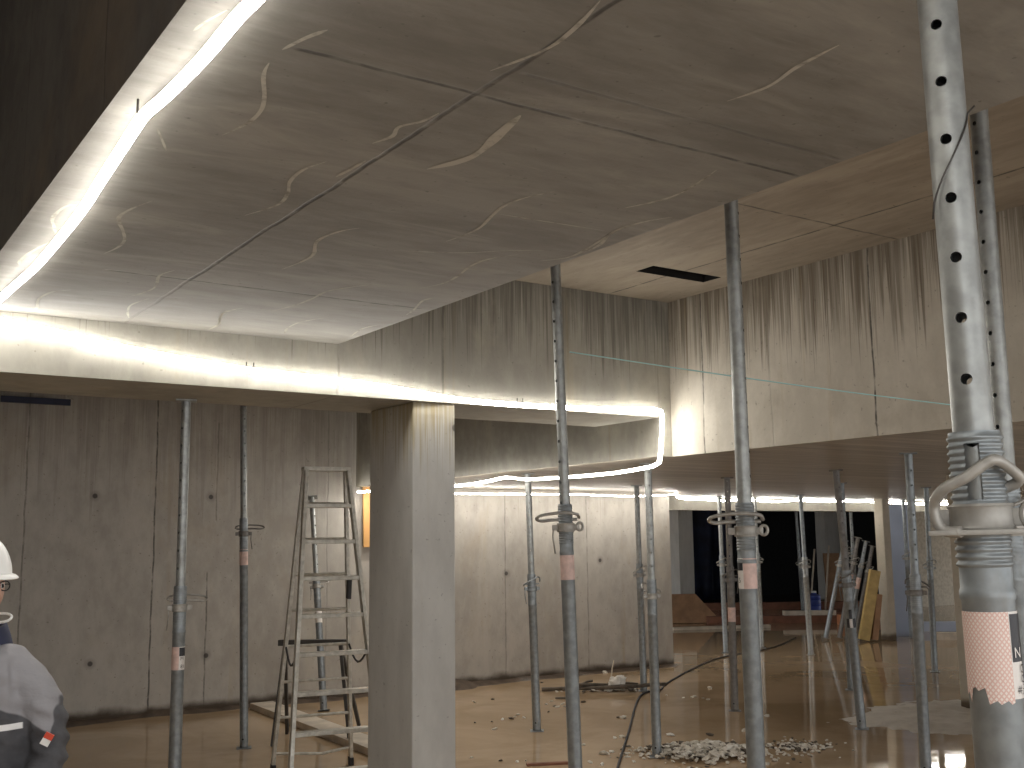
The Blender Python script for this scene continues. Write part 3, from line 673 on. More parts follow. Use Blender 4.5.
# ------------------------------------------------------------------ step ladder
def ladder():
    th = radians(25)
    u = RIGHT * cos(th) + AWAY * sin(th); v = -(AWAY * cos(th) - RIGHT * sin(th))          # u across the steps, v towards the room
    RR = Vector((3.739, 7.875, 0)); W, D = .60, .78
    RL = RR - u * W; FL = RL + v * D - u * .06; FR = RR + v * D
    mid = (RL + RR) / 2 + v * D * .50 - u * .032
    H = 2.215; half = .158
    TL, TR = mid - u * half, mid + u * half
    root = empty('step_ladder', mid)
    O = mid.copy()
    def L(p): return Vector(p) - O
    top = Vector((0, 0, H))
    ft = (TL + v * .035 + top, TR + v * .035 + top); rtp = (TL - v * .03 + top, TR - v * .03 + top)
    for a, b_ in ((FL, ft[0]), (FR, ft[1])):
        b = bmesh.new(); bar(b, L(a + Vector((0, 0, .035))), L(b_), .028, .062, side=u, bevel=.003); o = link('front_stile', b, M['alu'], root)
        b = bmesh.new(); bar(b, L(a + Vector((0, 0, .0))), L(a + (b_ - a) * .03), .036, .070, side=u, bevel=.004); link('foot', b, M['black'], o)
    for a, b_ in ((RL, rtp[0]), (RR, rtp[1])):
        b = bmesh.new(); bar(b, L(a + Vector((0, 0, .035))), L(b_), .026, .045, side=u, bevel=.003); o = link('rear_stile', b, M['alu'], root)
        b = bmesh.new(); bar(b, L(a), L(a + (b_ - a) * .028), .034, .052, side=u, bevel=.004); link('foot', b, M['black'], o)
    b = bmesh.new(); bar(b, L(TL - u * .02 + top + Vector((0, 0, .012))), L(TR + u * .02 + top + Vector((0, 0, .012))), .10, .030, side=v, bevel=.005); link('top_cap', b, M['alu'], root)
    for k in range(8):
        z = H - .262 * (k + 1); f_ = z / H
        a, c = FL.lerp(ft[0], f_), FR.lerp(ft[1], f_)
        a = Vector((a.x, a.y, z)); c = Vector((c.x, c.y, z))
        b = bmesh.new(); bar(b, L(a - v * .015), L(c - v * .015), .085, .030, side=v, bevel=.004)
        link('step', b, M['alu'], root)
    for k in range(8):
        z = H - .262 * (k + 1) + .02; f_ = z / H
        a, c = RL.lerp(rtp[0], f_), RR.lerp(rtp[1], f_)
        a = Vector((a.x, a.y, z)); c = Vector((c.x, c.y, z))
        b = bmesh.new()
        if k == 7:      # the lowest stretcher is bent
            tube(b, [L(a), L(a.lerp(c, .62) + Vector((0, 0, -.03))), L(c)], .011, 8)
        else: tube(b, [L(a), L(c)], .011, 8)
        link('rung', b, M['alu'], root)
    b = bmesh.new(); a = FR.lerp(ft[1], .62); c = RR.lerp(rtp[1], .62); bar(b, L(c + v * .05 + Vector((0, 0, .05))), L(c + v * .03 - Vector((0, 0, .11))), .03, .05, side=u, bevel=.004); link('hinge_lock', b, M['black'], root)
    for s_, t_ in ((FL.lerp(ft[0], .42), RL.lerp(rtp[0], .42)), (FR.lerp(ft[1], .42), RR.lerp(rtp[1], .42))):
        b = bmesh.new(); pts = [L(s_.lerp(t_, q / 8) - Vector((0, 0, .12 * sin(pi * q / 8)))) for q in range(9)]; tube(b, pts, .008, 6); link('safety_strap', b, M['black'], root)
    tag(root, 'tall aluminium step ladder standing open in the water beside the big column', 'ladder')
ladder()

def trestle():
    """dark folding trestle behind the ladder"""
    c = Vector((3.92, 9.05, 0)); u = RIGHT; w_ = AWAY
    root = empty('trestle', c)
    b = bmesh.new(); bar(b, -u * .30 + Vector((0, 0, .82)), u * .30 + Vector((0, 0, .82)), .05, .05, bevel=.005); link('top_bar', b, M['dark_steel'], root)
    for sx in (-1, 1):
        for sy in (-1, 1):
            b = bmesh.new(); bar(b, u * (.24 * sx) + Vector((0, 0, .81)), u * (.27 * sx + (.10 if sx > 0 else 0)) + w_ * (.30 * sy) + Vector((0, 0, .062 if sx > 0 else .005)), .028, .042, side=u, bevel=.003); link('leg', b, M['dark_steel'], root)
    tag(root, 'low dark steel trestle standing behind the step ladder', 'trestle')
trestle()

def plank(name, a, b_, w_, h_, mat, label, cat, z=0.0, group=None, tilt=0.0):
    a, b_ = Vector((*a, z + h_ / 2)), Vector((*b_, z + h_ / 2 + tilt)); m_ = (a + b_) / 2; m_.z = z
    b = bmesh.new(); d = (b_ - a).normalized(); bar(b, a - m_, b_ - m_, w_, h_, side=Vector((-d.y, d.x, 0)), bevel=min(.004, h_ * .2))
    o = link(name, b, M[mat]); o.location = m_
    return tag(o, label, cat, group)
plank('scaffold_plank', (4.23, 11.05), (4.12, 8.0), .24, .060, 'wood_pale', 'long pale plank lying in the water under the step ladder', 'plank')
plank('wood_strip', (4.80, 7.05), (5.09, 6.92), .05, .018, 'wood_red', 'thin red-brown strip of wood floating near the big column', 'strip')
plank('wood_strip', (7.00, 9.72), (7.14, 9.60), .04, .018, 'stone_dark', 'short dark strip of wood lying between the prop and the stick heap', 'strip')
# timber at the far edge of the water
plank('timber_batten', (13.78, 15.40), (15.55, 14.68), .10, .05, 'wood_pale', 'pale batten lying at the water edge below the brown board', 'batten')
plank('timber_beam', (15.3, 16.1), (18.2, 14.1), .16, .14, 'wood_red', 'long red-brown beam lying along the edge of the dark store', 'beam')
plank('timber_batten', (16.60, 15.30), (17.45, 14.72), .14, .09, 'wood_pale', 'pale batten lying by the pale prop before the dark store', 'batten', z=.14)
plank('timber_beam', (17.6, 15.2), (18.9, 14.2), .16, .16, 'wood_red', 'short red-brown beam end beside the orange block', 'beam')
plank('timber_beam', (17.2, 19.6), (21.2, 17.2), .2, .16, 'wood_red', 'dark red timber lying deep inside the store', 'beam')
plank('concrete_plank', (16.75, 12.55), (17.50, 12.0), .22, .16, 'blue_sheet', 'bluish plank lying on the floor past the blue board', 'plank')
plank('concrete_plank', (15.75, 11.25), (16.2, 10.78), .14, .12, 'wood_pale', 'white plank end lying in the water past the blue board', 'plank')

def leaning_board(name, base, width_dir, w_, h_, th_, lean, mat, label, cat, clip=None):
    """a sheet standing on its edge; lean is how far the top moves over"""
    base = Vector((*base, 0.002)); s = Vector(width_dir).normalized(); l = Vector((*lean, 0))
    b = bmesh.new()
    pts = clip or [(-.5, 0), (.5, 0), (.5, 1), (-.5, 1)]
    nrm = s.cross(Vector((l.x, l.y, h_))).normalized() * th_
    F = [b.verts.new(s * (a * w_) + (Vector((0, 0, h_)) + l) * c) for a, c in pts]; B = [b.verts.new(v_.co + nrm) for v_ in F]
    n = len(F); b.faces.new(F); b.faces.new(B[::-1])
    for k in range(n): b.faces.new((F[k], B[k], B[(k + 1) % n], F[(k + 1) % n]))
    o = link(name, b, M[mat]); o.location = base
    return tag(o, label, cat)
leaning_board('plywood_board', (15.15, 16.35), RIGHT, 1.15, .56, .03, (.02, .12), 'wood_brown', 'brown plywood board with a cut corner leaning at the end of the pale wall', 'board', clip=[(-.5, 0), (.5, 0), (.42, .25), (.12, 1), (-.5, 1)])
leaning_board('blue_board', (15.85, 11.95), RIGHT, .44, 2.2, .04, (.03, .02), 'blue_sheet', 'tall pale blue board standing beside the far column', 'board')
leaning_board('wall_plywood', (5.62, 11.14), (1, 0, 0), .42, .68, .02, (0, .03), 'ply_orange', 'orange plywood board fixed on the wall just left of the big column', 'board').location.z = 1.62
leaning_board('navy_strip', (1.93, 11.10), (1, 0, 0), .62, .06, .03, (0, .0), 'navy', 'narrow navy strip near the top of the back wall', 'strip').location.z = 3.02
leaning_board('brown_panel', (22.0, 18.55), RIGHT, .40, 1.25, .05, (.02, .08), 'wood_brown', 'brown panel leaning on the pier in the dark store', 'panel')
def beam_leaning(base, lean, h_, w_, d_, mat, label):
    a = Vector((*base, .03)); t = a + RIGHT * lean + Vector((0, 0, h_))
    b = bmesh.new(); bar(b, Vector((0, 0, 0)), t - a, w_, d_, side=RIGHT, bevel=.01); o = link('formwork_beam', b, M[mat]); o.location = a
    return tag(o, label, 'beam')
beam_leaning((14.58, 11.75), .24, 1.10, .17, .10, 'wood_yellow', 'yellow formwork beam leaning between the bundle of props and the far column')
beam_leaning((14.73, 11.66), .11, .72, .10, .08, 'wood_brown', 'short brown board leaning behind the yellow beam at the far column')
def stick(a, b_, r, mat, label):
    a, b_ = Vector(a), Vector(b_)
    b = bmesh.new(); n = 6; pts = [Vector((0, 0, 0)).lerp(b_ - a, k / n) + Vector((grid_noise((k, 0, 0), .9, a.x) * .02, 0, grid_noise((k, 3, 0), .9, a.y) * .012)) * (0 < k < n) for k in range(n + 1)]
    tube(b, pts, r, 7); o = link('stick' if 'stick' in label else 'pole', b, M[mat], smooth=True); o.location = a
    return tag(o, label, 'stick' if 'stick' in label else 'pole')
stick((19.95, 17.55, 0), (20.25, 17.60, 1.38), .022, 'wood_pale', 'thin pale pole leaning just behind the blue drum')
stick((20.35, 17.45, 0), (20.55, 17.42, 1.46), .022, 'wood_pale', 'thin pale pole leaning between the blue drum and the brown panel')

# navy tarpaulin hung inside the store
def tarp():
    b = bmesh.new(); nx, nz = 60, 8; g = []
    for i in range(nx + 1):
        x = 14.6 + 7.0 * i / nx
        g.append([b.verts.new((x - 18, .05 * sin(i * 1.9) + .03 * sin(i * .7) - .02 * j * sin(i), 2.85 * j / nz + .03)) for j in range(nz + 1)])
    for i in range(nx):
        for j in range(nz): b.faces.new((g[i][j], g[i + 1][j], g[i + 1][j + 1], g[i][j + 1]))
    bmesh.ops.solidify(b, geom=b.faces[:], thickness=.01)
    o = link('tarpaulin', b, M['tarp'], smooth=True); o.location = (18, 21.6, 0)
    tag(o, 'dark navy tarpaulin hanging in folds at the back of the store', 'tarpaulin')
tarp()
def drum():
    root = empty('plastic_drum', (19.75, 17.25, 0))
    b = bmesh.new(); lathe(b, [(.0, 0), (.13, 0), (.15, .02), (.15, .10), (.143, .11), (.15, .12), (.15, .24), (.143, .25), (.15, .26), (.145, .34), (.06, .38), (.055, .41)], 18, cap=False); link('body', b, M['blue_drum'], root, smooth=True, angle=40)
    b = bmesh.new(); lathe(b, [(.06, .40), (.06, .44)], 14); link('lid', b, M['white'], root)
    tag(root, 'small blue plastic drum with white lid standing in the dark store', 'drum')
drum()
b = bmesh.new(); box(b, (-.13, -.10, 0), (.13, .10, .20), bevel=.02); o = link('clay_block', b, M['orange']); o.location = (17.05, 14.15, 0); o.rotation_euler = (0, 0, -.5); tag(o, 'orange clay block at the water edge near the leaning bundle', 'block')

# ------------------------------------------------------------------ ground: silt bank, wet mud along the wall, rubble, bits
def silt():
    # centre line outline, raised a little out of the water
    out = [(8.03, 7.07), (8.55, 7.12), (9.10, 7.40), (9.60, 7.36), (10.1, 7.30), (10.6, 7.0), (10.8, 6.4), (10.2, 5.9), (9.2, 5.55), (8.6, 5.62), (8.37, 5.81), (8.29, 6.04), (8.17, 6.26), (8.20, 6.54), (7.97, 6.70)]
    ring = smooth_path([(x, y, 0) for x, y in out], 8, closed=True)
    c = Vector((9.25, 6.45, 0)); b = bmesh.new(); n = len(ring); rings = []
    for q in range(25):
        f_ = 1 - q / 24
        row = []
        for k, p in enumerate(ring):
            v_ = c + (p - c) * f_ * (1 + (.10 * grid_noise(p, 2.2, 3) + .09 * grid_noise(p, 7, 5)) * f_)
            e = 1 - f_
            v_.z = -.012 + .045 * min(1, e * 2.4) + .030 * grid_noise(v_, 3.1, 2) * min(1, .3 + e) + .016 * grid_noise(v_, 9, 1)
            row.append(b.verts.new(v_ - c))
        rings.append(row)
    for q in range(24):
        for k in range(n): b.faces.new((rings[q][k], rings[q][(k + 1) % n], rings[q + 1][(k + 1) % n], rings[q + 1][k]))
    o = link('mud', b, M['mud'], smooth=True); o.location = c
    tag(o, 'pale grey silt bank rising out of the brown water round the concrete post', 'mud', kind='stuff')
silt()
def mud_edge():
    b = bmesh.new(); x0, x1 = -2.0, 10.0; n = 260; rows = []
    for i in range(n + 1):
        x = x0 + (x1 - x0) * i / n
        h = .012 + .040 * max(0, .5 + grid_noise((x, 0, 0), 1.7, 2)) + .03 * max(0, grid_noise((x, 0, 0), 6, 5)); wd = .05 + .13 * max(0, .5 + grid_noise((x, 4, 0), 1.1, 8)) + .03 * grid_noise((x, 4, 0), 8, 1)
        if 6.3 < x < 6.85: h += .07 * sin((x - 6.3) / .55 * pi); wd += .18 * sin((x - 6.3) / .55 * pi)
        rows.append([b.verts.new((x - 4, p_, z_)) for p_, z_ in ((-.002, h), (-wd * .35, h * .75), (-wd * .7, h * .35), (-wd, -.005))])
    for i in range(n):
        for k in range(3): b.faces.new((rows[i][k], rows[i + 1][k], rows[i + 1][k + 1], rows[i][k + 1]))
    o = link('mud', b, M['mud_dark'], smooth=True); o.location = (4, YWALL, 0)
    tag(o, 'dark wet mud lying along the foot of the back wall', 'mud', kind='stuff')
mud_edge()

def chunk(b, c, r, seed, flat=.6, mat=0):
    rr = random.Random(seed)
    res = bmesh.ops.create_icosphere(b, subdivisions=1, radius=1)
    s = Vector((rr.uniform(.6, 1.3), rr.uniform(.6, 1.3), rr.uniform(.5, 1.0) * flat)); R_ = Matrix.Rotation(rr.uniform(0, 6.28), 3, 'Z') @ Matrix.Rotation(rr.uniform(-.5, .5), 3, 'X')
    for v_ in res['verts']:
        q = v_.co * (1 + rr.uniform(-.28, .22)); v_.co = R_ @ Vector((q.x * s.x, q.y * s.y, q.z * s.z)) * r + c
    for f_ in {f_ for v_ in res['verts'] for f_ in v_.link_faces}: f_.material_index = mat
def heap(center, rx, ry, turn, count, hmax, rmin, rmax, label, seed, dark=.15):
    b = bmesh.new(); rr = random.Random(seed); ca, sa = cos(turn), sin(turn)
    for k in range(count):
        d = abs(rr.gauss(0, .48)); a = rr.uniform(0, 2 * pi)
        if d > 1.25: continue
        x, y = d * rx * cos(a), d * ry * sin(a)
        r = rr.uniform(rmin, rmax) * (1.25 - .5 * min(d, 1)); h = hmax * max(0, 1 - d * d * 1.3) * rr.uniform(.2, 1)
        chunk(b, Vector((x * ca - y * sa, x * sa + y * ca, r * .25 + h)), r, seed * 1000 + k, mat=1 if rr.random() < dark else 2 if rr.random() < .15 else 0)
    o = link('rubble', b, [M['rubble'], M['stone_dark'], M['paper']]); o.location = (*center, 0)
    return tag(o, label, 'rubble', kind='stuff')
heap((6.17, 6.55), .72, .50, -YAW + .0, 950, .075, .012, .036, 'heap of gravel and broken concrete around the prop near the low ceiling corner', 3)
heap((6.95, 6.35), .55, .42, -YAW, 260, .012, .010, .026, 'thin spread of gravel between the gravel heap and the tall prop', 5, dark=.3)
heap((7.85, 9.82), .55, .20, -YAW, 90, .03, .015, .035, 'small debris lying under the heap of sticks', 9, dark=.5)
def wood_stick(px, py, a, l, r, z0, z1, label, mat='stone_dark'):
    d = Vector((cos(a), sin(a), 0)) * (l / 2)
    stick(Vector((px, py, z0)) - d, Vector((px, py, z1)) + d, r, mat, label)
wood_stick(7.60, 9.92, -.75, 1.05, .022, .02, .07, 'longest dark stick of the heap by the pale wall')
wood_stick(7.80, 9.88, -.30, .80, .018, .09, .05, 'dark stick crossing the longest one in the heap')
wood_stick(8.00, 9.60, -.60, .70, .020, .05, .08, 'dark stick under the white paper, on the prop side')
wood_stick(7.55, 10.05, .10, .45, .014, .03, .09, 'short dark stick at the wall side of the heap')
stick((7.92, 9.95, .05), (8.05, 10.02, .30), .008, 'wood_pale', 'thin pale stick sticking up from the heap')
def crumpled(loc, s, label):
    b = bmesh.new(); bmesh.ops.create_icosphere(b, subdivisions=3, radius=1)
    for v_ in b.verts:
        k = 1 + .35 * grid_noise(v_.co, 1.9, 4) + .25 * grid_noise(v_.co, 4.5, 7); v_.co = Vector((v_.co.x * k * s[0], v_.co.y * k * s[1], v_.co.z * k * s[2] + s[2] * .9))
    o = link('crumpled_paper', b, M['paper']); o.location = loc
    return tag(o, label, 'paper')
crumpled((7.90, 9.78, .02), (.10, .08, .08), 'crumpled white paper lying on the heap of sticks')
# stray stones, each a thing of its own
def stone(x, y, r, dark, seed):
    b = bmesh.new(); chunk(b, Vector((0, 0, r * .22)), r, seed, flat=.55)
    o = link('stone', b, M['stone_dark' if dark else 'paper' if seed % 3 == 0 else 'rubble']); o.location = (x, y, 0)
    if dark: tag(o, 'small dark fragment lying in the shallow brown water', 'stone', 'dark fragments in the water')
    else: tag(o, 'small pale stone lying in the shallow brown water', 'stone', 'pale stones in the water')
STONES = [(6.17, 10.026, 0.027, 0), (6.438, 10.083, 0.027, 1), (5.503, 8.927, 0.023, 1), (5.656, 8.879, 0.018, 1), (5.451, 8.508, 0.032, 0), (5.809, 8.929, 0.023, 0), (5.894, 8.906, 0.027, 1), (6.075, 9.058, 0.027, 0), (6.022, 8.88, 0.023, 0), (5.987, 8.979, 0.018, 0), (7.622, 10.859, 0.027, 1), (6.692, 9.452, 0.02, 0), (6.851, 9.586, 0.023, 0), (6.679, 9.296, 0.018, 1), (6.665, 9.225, 0.025, 0), (6.82, 9.353, 0.027, 0), (6.75, 9.208, 0.018, 0), (6.413, 9.025, 0.02, 1), (7.077, 9.325, 0.032, 1), (8.794, 11.127, 0.041, 0), (6.753, 8.351, 0.032, 1), (6.754, 8.293, 0.041, 0), (6.12, 7.521, 0.036, 0), (6.049, 7.54, 0.023, 0), (4.738, 7.315, 0.02, 1), (4.615, 7.548, 0.02, 0), (4.82, 7.208, 0.023, 0), (4.895, 7.198, 0.018, 0), (5.543, 7.049, 0.041, 0), (5.642, 7.074, 0.032, 0), (5.63, 6.936, 0.027, 0), (5.248, 6.844, 0.027, 0), (5.275, 6.735, 0.027, 0), (5.637, 7.44, 0.027, 0), (8.209, 8.887, 0.045, 0), (8.111, 8.93, 0.023, 0), (8.228, 8.679, 0.025, 0), (8.255, 8.787, 0.016, 0), (8.853, 9.304, 0.036, 0), (6.774, 7.139, 0.05, 1), (7.175, 7.106, 0.054, 0), (6.504, 7.343, 0.045, 0), (8.102, 9.185, 0.018, 0), (7.917, 7.557, 0.027, 0), (6.484, 6.806, 0.027, 1)]
for i, (x, y, r, d) in enumerate(STONES): stone(x, y, r, d, 40 + i)

# cable across the floor, cord across the bay
CABLE = [(5.15, 6.40, .012), (5.303, 6.58, .012), (6.238, 7.591, .010), (7.795, 9.269, .012), (8.28, 9.50, .010), (8.7, 9.86, .010), (9.783, 10.632, .010), (11.164, 11.466, .010), (12.70, 11.95, .010), (14.27, 12.891, .010)]
b = bmesh.new(); o0 = Vector(CABLE[0]); tube(b, [p - o0 for p in smooth_path(CABLE, 6)], .010, 6); o = link('cable', b, M['black'], smooth=True); o.location = o0
tag(o, 'black cable running over the muddy floor past the gravel heap', 'cable')
a, c = Vector((3.30, 4.41, 2.645)), Vector((5.46, 3.354, 2.347))
b = bmesh.new(); tube(b, [Vector((0, 0, 0)).lerp(c - a, k / 8) - Vector((0, 0, .012 * sin(pi * k / 8))) for k in range(9)], .0035, 6); o = link('cord', b, M['cyan'], smooth=True); o.location = a
tag(o, 'taut pale cyan cord stretched from a tall prop to the upstand wall', 'cord')
# cable tie round the thickest prop
p0 = Vector((1.688, 1.117, 0)); vw = toward_cam(1.688, 1.117); sd = Vector((vw.y, -vw.x, 0)) * -1
b = bmesh.new(); pts = []
for k in range(13):
    t_ = k / 12; a_ = (-.9 + 2.3 * t_)
    q = vw * (cos(a_) * .0365) + sd * (sin(a_) * .0365) + Vector((0, 0, 2.28 + .16 * t_)); pts.append(q)
pts.append(pts[-1] + sd * .012 + Vector((0, 0, .012)))
pts = [pts[0] - sd * .004 - Vector((0, 0, .03))] + pts
tube(b, pts, .0018, 6); o = link('cable_tie', b, M['dark_steel'], smooth=True); o.location = p0
tag(o, 'thin dark tie wire wound slantwise round the thickest prop', 'wire')

# ------------------------------------------------------------------ the worker at the left
def skinned(verts, edges, radii, sub=2, root=0):
    me = bpy.data.meshes.new('skin_tmp'); me.from_pydata([Vector(v) for v in verts], edges, [])
    o = bpy.data.objects.new('skin_tmp', me); COL.objects.link(o)
    m_ = o.modifiers.new('skin', 'SKIN'); m_.use_smooth_shade = True
    for i, r in enumerate(radii):
        sv = me.skin_vertices[0].data[i]; sv.radius = r if isinstance(r, tuple) else (r, r); sv.use_root = (i == root)
    s_ = o.modifiers.new('sub', 'SUBSURF'); s_.levels = sub; s_.render_levels = sub
    dg = bpy.context.evaluated_depsgraph_get(); out = bpy.data.meshes.new_from_object(o.evaluated_get(dg))
    bpy.data.objects.remove(o); bpy.data.meshes.remove(me)
    return out
def remesh(meshes, size):
    b = bmesh.new()
    for m_ in meshes: b.from_mesh(m_)
    me = bpy.data.meshes.new('rm_tmp'); b.to_mesh(me); b.free()
    o = bpy.data.objects.new('rm_tmp', me); COL.objects.link(o)
    r = o.modifiers.new('rm', 'REMESH'); r.mode = 'VOXEL'; r.voxel_size = size; r.use_smooth_shade = True
    s_ = o.modifiers.new('sm', 'SMOOTH'); s_.factor = .5; s_.iterations = 2
    dg = bpy.context.evaluated_depsgraph_get(); out = bpy.data.meshes.new_from_object(o.evaluated_get(dg))
    bpy.data.objects.remove(o); bpy.data.meshes.remove(me)
    return out

def person():
    P0 = Vector((.59, 4.12, 0)); rz = -YAW
    HT = radians(62)                                  # the head is turned towards the ladder
    HC_ = Vector((-.026, -.030, 1.552))               # middle of the head
    # body: one continuous surface. local x = across the chest, -y = front
    V = [(0, .01, .93), (0, .015, 1.05), (0, .02, 1.20), (0, .02, 1.30), (-.01, .01, 1.42), (-.03, -.005, 1.49),
         (.10, .02, 1.29), (.175, .015, 1.235), (.245, .00, 1.03), (.215, -.16, .86),
         (-.10, .02, 1.29), (-.175, .015, 1.235), (-.245, .00, 1.03), (-.215, -.16, .86),
         (.095, .01, .88), (.11, -.01, .50), (.12, .03, .10), (.13, -.10, .045),
         (-.095, .01, .88), (-.11, -.01, .50), (-.12, .03, .10), (-.13, -.10, .045)]
    E = [(0, 1), (1, 2), (2, 3), (3, 4), (4, 5), (3, 6), (6, 7), (7, 8), (8, 9), (3, 10), (10, 11), (11, 12), (12, 13), (0, 14), (14, 15), (15, 16), (16, 17), (0, 18), (18, 19), (19, 20), (20, 21)]
    Rr = [(.15, .10), (.135, .095), (.15, .105), (.07, .06), .052, .055, .045, .048, .032, .025, .045, .048, .032, .025, .082, .055, .040, .035, .082, .055, .040, .035]
    meshes = [skinned(V, E, Rr)]
    # hands: palm and five bent fingers
    for sg in (1, -1):
        wv = Vector((.215 * sg, -.16, .86)); d = Vector((-.03 * sg, -.165, -.17)).normalized(); side = Vector((sg, 0, 0)); side = (side - d * side.dot(d)).normalized(); nrm = d.cross(side) * sg
        hv, he, hr = [], [], []
        hv += [wv, wv + d * .05, wv + d * .088]; he += [(0, 1), (1, 2)]; hr += [(.022, .016), (.036, .014), (.038, .012)]
        meshes.append(skinned(hv, he, hr))
        for k, (off, ln) in enumerate(((-.028, .070), (-.010, .080), (.009, .075), (.026, .060))):
            a = wv + d * .08 - side * off; q = a + d * (ln * .45) - nrm * .006; r_ = q + (d * .8 - nrm * .6).normalized() * (ln * .32); t_ = r_ + (d * .4 - nrm * .9).normalized() * (ln * .28)
            meshes.append(skinned([a, q, r_, t_], [(0, 1), (1, 2), (2, 3)], [.0088, .0082, .0076, .0066]))
        a = wv + d * .03 - side * (.030); q = a - side * .026 + d * .022 - nrm * .01; r_ = q + d * .032 - side * .004 - nrm * .01
        meshes.append(skinned([a, q, r_], [(0, 1), (1, 2)], [.012, .0105, .0085]))
    # head with face
    hb = bmesh.new(); bmesh.ops.create_uvsphere(hb, u_segments=40, v_segments=28, radius=1)
    for v_ in hb.verts:
        x, y, z = v_.co
        jaw = max(0, -z); front = max(0, -y)
        X = x * .074 * (1 - .28 * jaw ** 1.5); Y = y * .094 * (1 - .10 * jaw) - .012 * jaw * front; Z = z * .118
        g = lambda cx, cz, sx, sz: math.exp(-((x - cx) / sx) ** 2 - ((z - cz) / sz) ** 2) * (front > .2)
        Y -= .026 * g(0, -.16, .16, .20) + .012 * g(0, .10, .12, .25)           # nose
        Y += .010 * (g(.38, .08, .20, .13) + g(-.38, .08, .20, .13))           # eye sockets
        Y -= .008 * g(0, -.52, .34, .09); Y += .006 * g(0, -.455, .30, .03)     # lips, mouth line
        Y -= .008 * g(0, -.84, .35, .16)                                        # chin
        v_.co = (X, Y, Z)
    for sg in (1, -1):
        r0 = bmesh.ops.create_uvsphere(hb, u_segments=14, v_segments=10, radius=1)
        for v_ in r0['verts']: v_.co = Vector((sg * .076 + v_.co.x * .010, .008 + v_.co.y * .020, -.005 + v_.co.z * .032))
    hb.transform(Matrix.Translation(HC_ + Vector((.014, 0, 0))) @ Matrix.Rotation(HT, 4, 'Z'))
    hm = bpy.data.meshes.new('head_tmp'); hb.to_mesh(hm); hb.free(); meshes.append(hm)
    body = remesh(meshes, .0075); body.name = 'person'
    body.materials.clear(); body.materials.append(M['skin'])
    for p in body.polygons: p.use_smooth = True; p.material_index = 0
    root = bpy.data.objects.new('person', body); COL.objects.link(root)
    root.location = P0; root.rotation_euler = (0, 0, rz)
    tag(root, 'worker in white hard hat and grey jacket standing in front of the back wall', 'person')
    def child(name, me, mat):
        me.materials.clear(); me.materials.append(mat)
        for p in me.polygons: p.use_smooth = True; p.material_index = 0
        me.name = name; o = bpy.data.objects.new(name, me); COL.objects.link(o); o.parent = root; return o
    # jacket: follows torso and arms, ends at collar, cuffs, hip
    jt = NT('jacket_cloth'); z = jt.sep()[2]; x = jt.sep()[0]; y = jt.sep()[1]
    wv = jt.noise(jt.tc.outputs['Object'], 9, 4)
    yoke = jt.ramp(jt.math('SUBTRACT', jt.math('ADD', z, jt.math('MULTIPLY', jt.math('ABSOLUTE', x), .55)), 1.225), -.004, .004)
    yoke = jt.math('MULTIPLY', yoke, jt.ramp(jt.math('SUBTRACT', jt.math('ABSOLUTE', x), jt.math('MULTIPLY', z, .0)), .262, .268, 1, 0))
    base = jt.mix(jt.ramp(wv, .35, .65), (.050, .050, .056), (.085, .085, .092))
    base = jt.mix(yoke, base, (.27, .265, .28))
    stripe = jt.math('MULTIPLY', jt.ramp(jt.math('ABSOLUTE', jt.math('SUBTRACT', z, jt.math('ADD', 1.098, jt.math('MULTIPLY', x, .05)))), .009, .011, 1, 0), jt.ramp(jt.math('ABSOLUTE', x), .165, .17, 1, 0))
    base = jt.mix(stripe, base, (.80, .80, .80))
    jt.bump(jt.noise(jt.mapped((1, 1, 1.6)), 14, 3), .35, .02)
    jm = jt.out(base, .85)
    JV = [(0, .01, .74), (0, .015, .98), (0, .02, 1.18), (0, .02, 1.28), (-.005, .012, 1.385),
          (.10, .018, 1.275), (.178, .012, 1.225), (.222, .01, 1.135), (.252, .00, 1.01), (.245, -.06, .945), (.222, -.145, .875),
          (-.10, .018, 1.275), (-.178, .012, 1.225), (-.222, .01, 1.135), (-.252, .00, 1.01), (-.25, -.06, .95), (-.222, -.145, .875)]
    JE = [(0, 1), (1, 2), (2, 3), (3, 4), (3, 5), (5, 6), (6, 7), (7, 8), (8, 9), (9, 10), (3, 11), (11, 12), (12, 13), (13, 14), (14, 15), (15, 16)]
    JR = [(.215, .155), (.20, .145), (.195, .14), (.145, .11), .092, .086, .074, .070, .064, .060, .047, .086, .074, .070, .064, .060, .047]
    jk = remesh([skinned(JV, JE, JR)], .011)
    for v_ in jk.vertices:                            # folds in the sleeves and waist
        a = abs(v_.co.x); k = .007 * sin(v_.co.z * 95 + v_.co.y * 30 + v_.co.x * 25) * (1 if a > .2 and v_.co.z < 1.2 else .35)
        n_ = Vector((v_.co.x - (.25 if v_.co.x > .2 else -.25 if v_.co.x < -.2 else 0), v_.co.y, 0)).normalized(); v_.co += n_ * (k + .006 * grid_noise(v_.co, 7, 3))
    child('jacket', jk, jm)
    b = bmesh.new(); lathe(b, [(.100, -.02), (.092, .02), (.082, .055), (.068, .055), (.066, 0)], 28, cap=False)
    b.transform(Matrix.Translation((-.010, .006, 1.37)) @ Matrix.Rotation(.15, 4, 'X')); o = link('collar', b, plain('navy_collar', (.03, .035, .07), .8), root, smooth=True)
    # small red and white badge on the sleeve
    b = bmesh.new(); box(b, (-.014, -.002, -.022), (.014, .002, .022), bevel=.001); o = link('sleeve_badge', b, M['white'], root); o.location = (.262, -.072, 1.065); o.rotation_euler = (.25, .5, .35)
    b = bmesh.new(); box(b, (-.014, -.0035, .002), (.014, .002, .022)); link('badge_flash', b, plain('red_badge', (.65, .08, .04), .6), o)
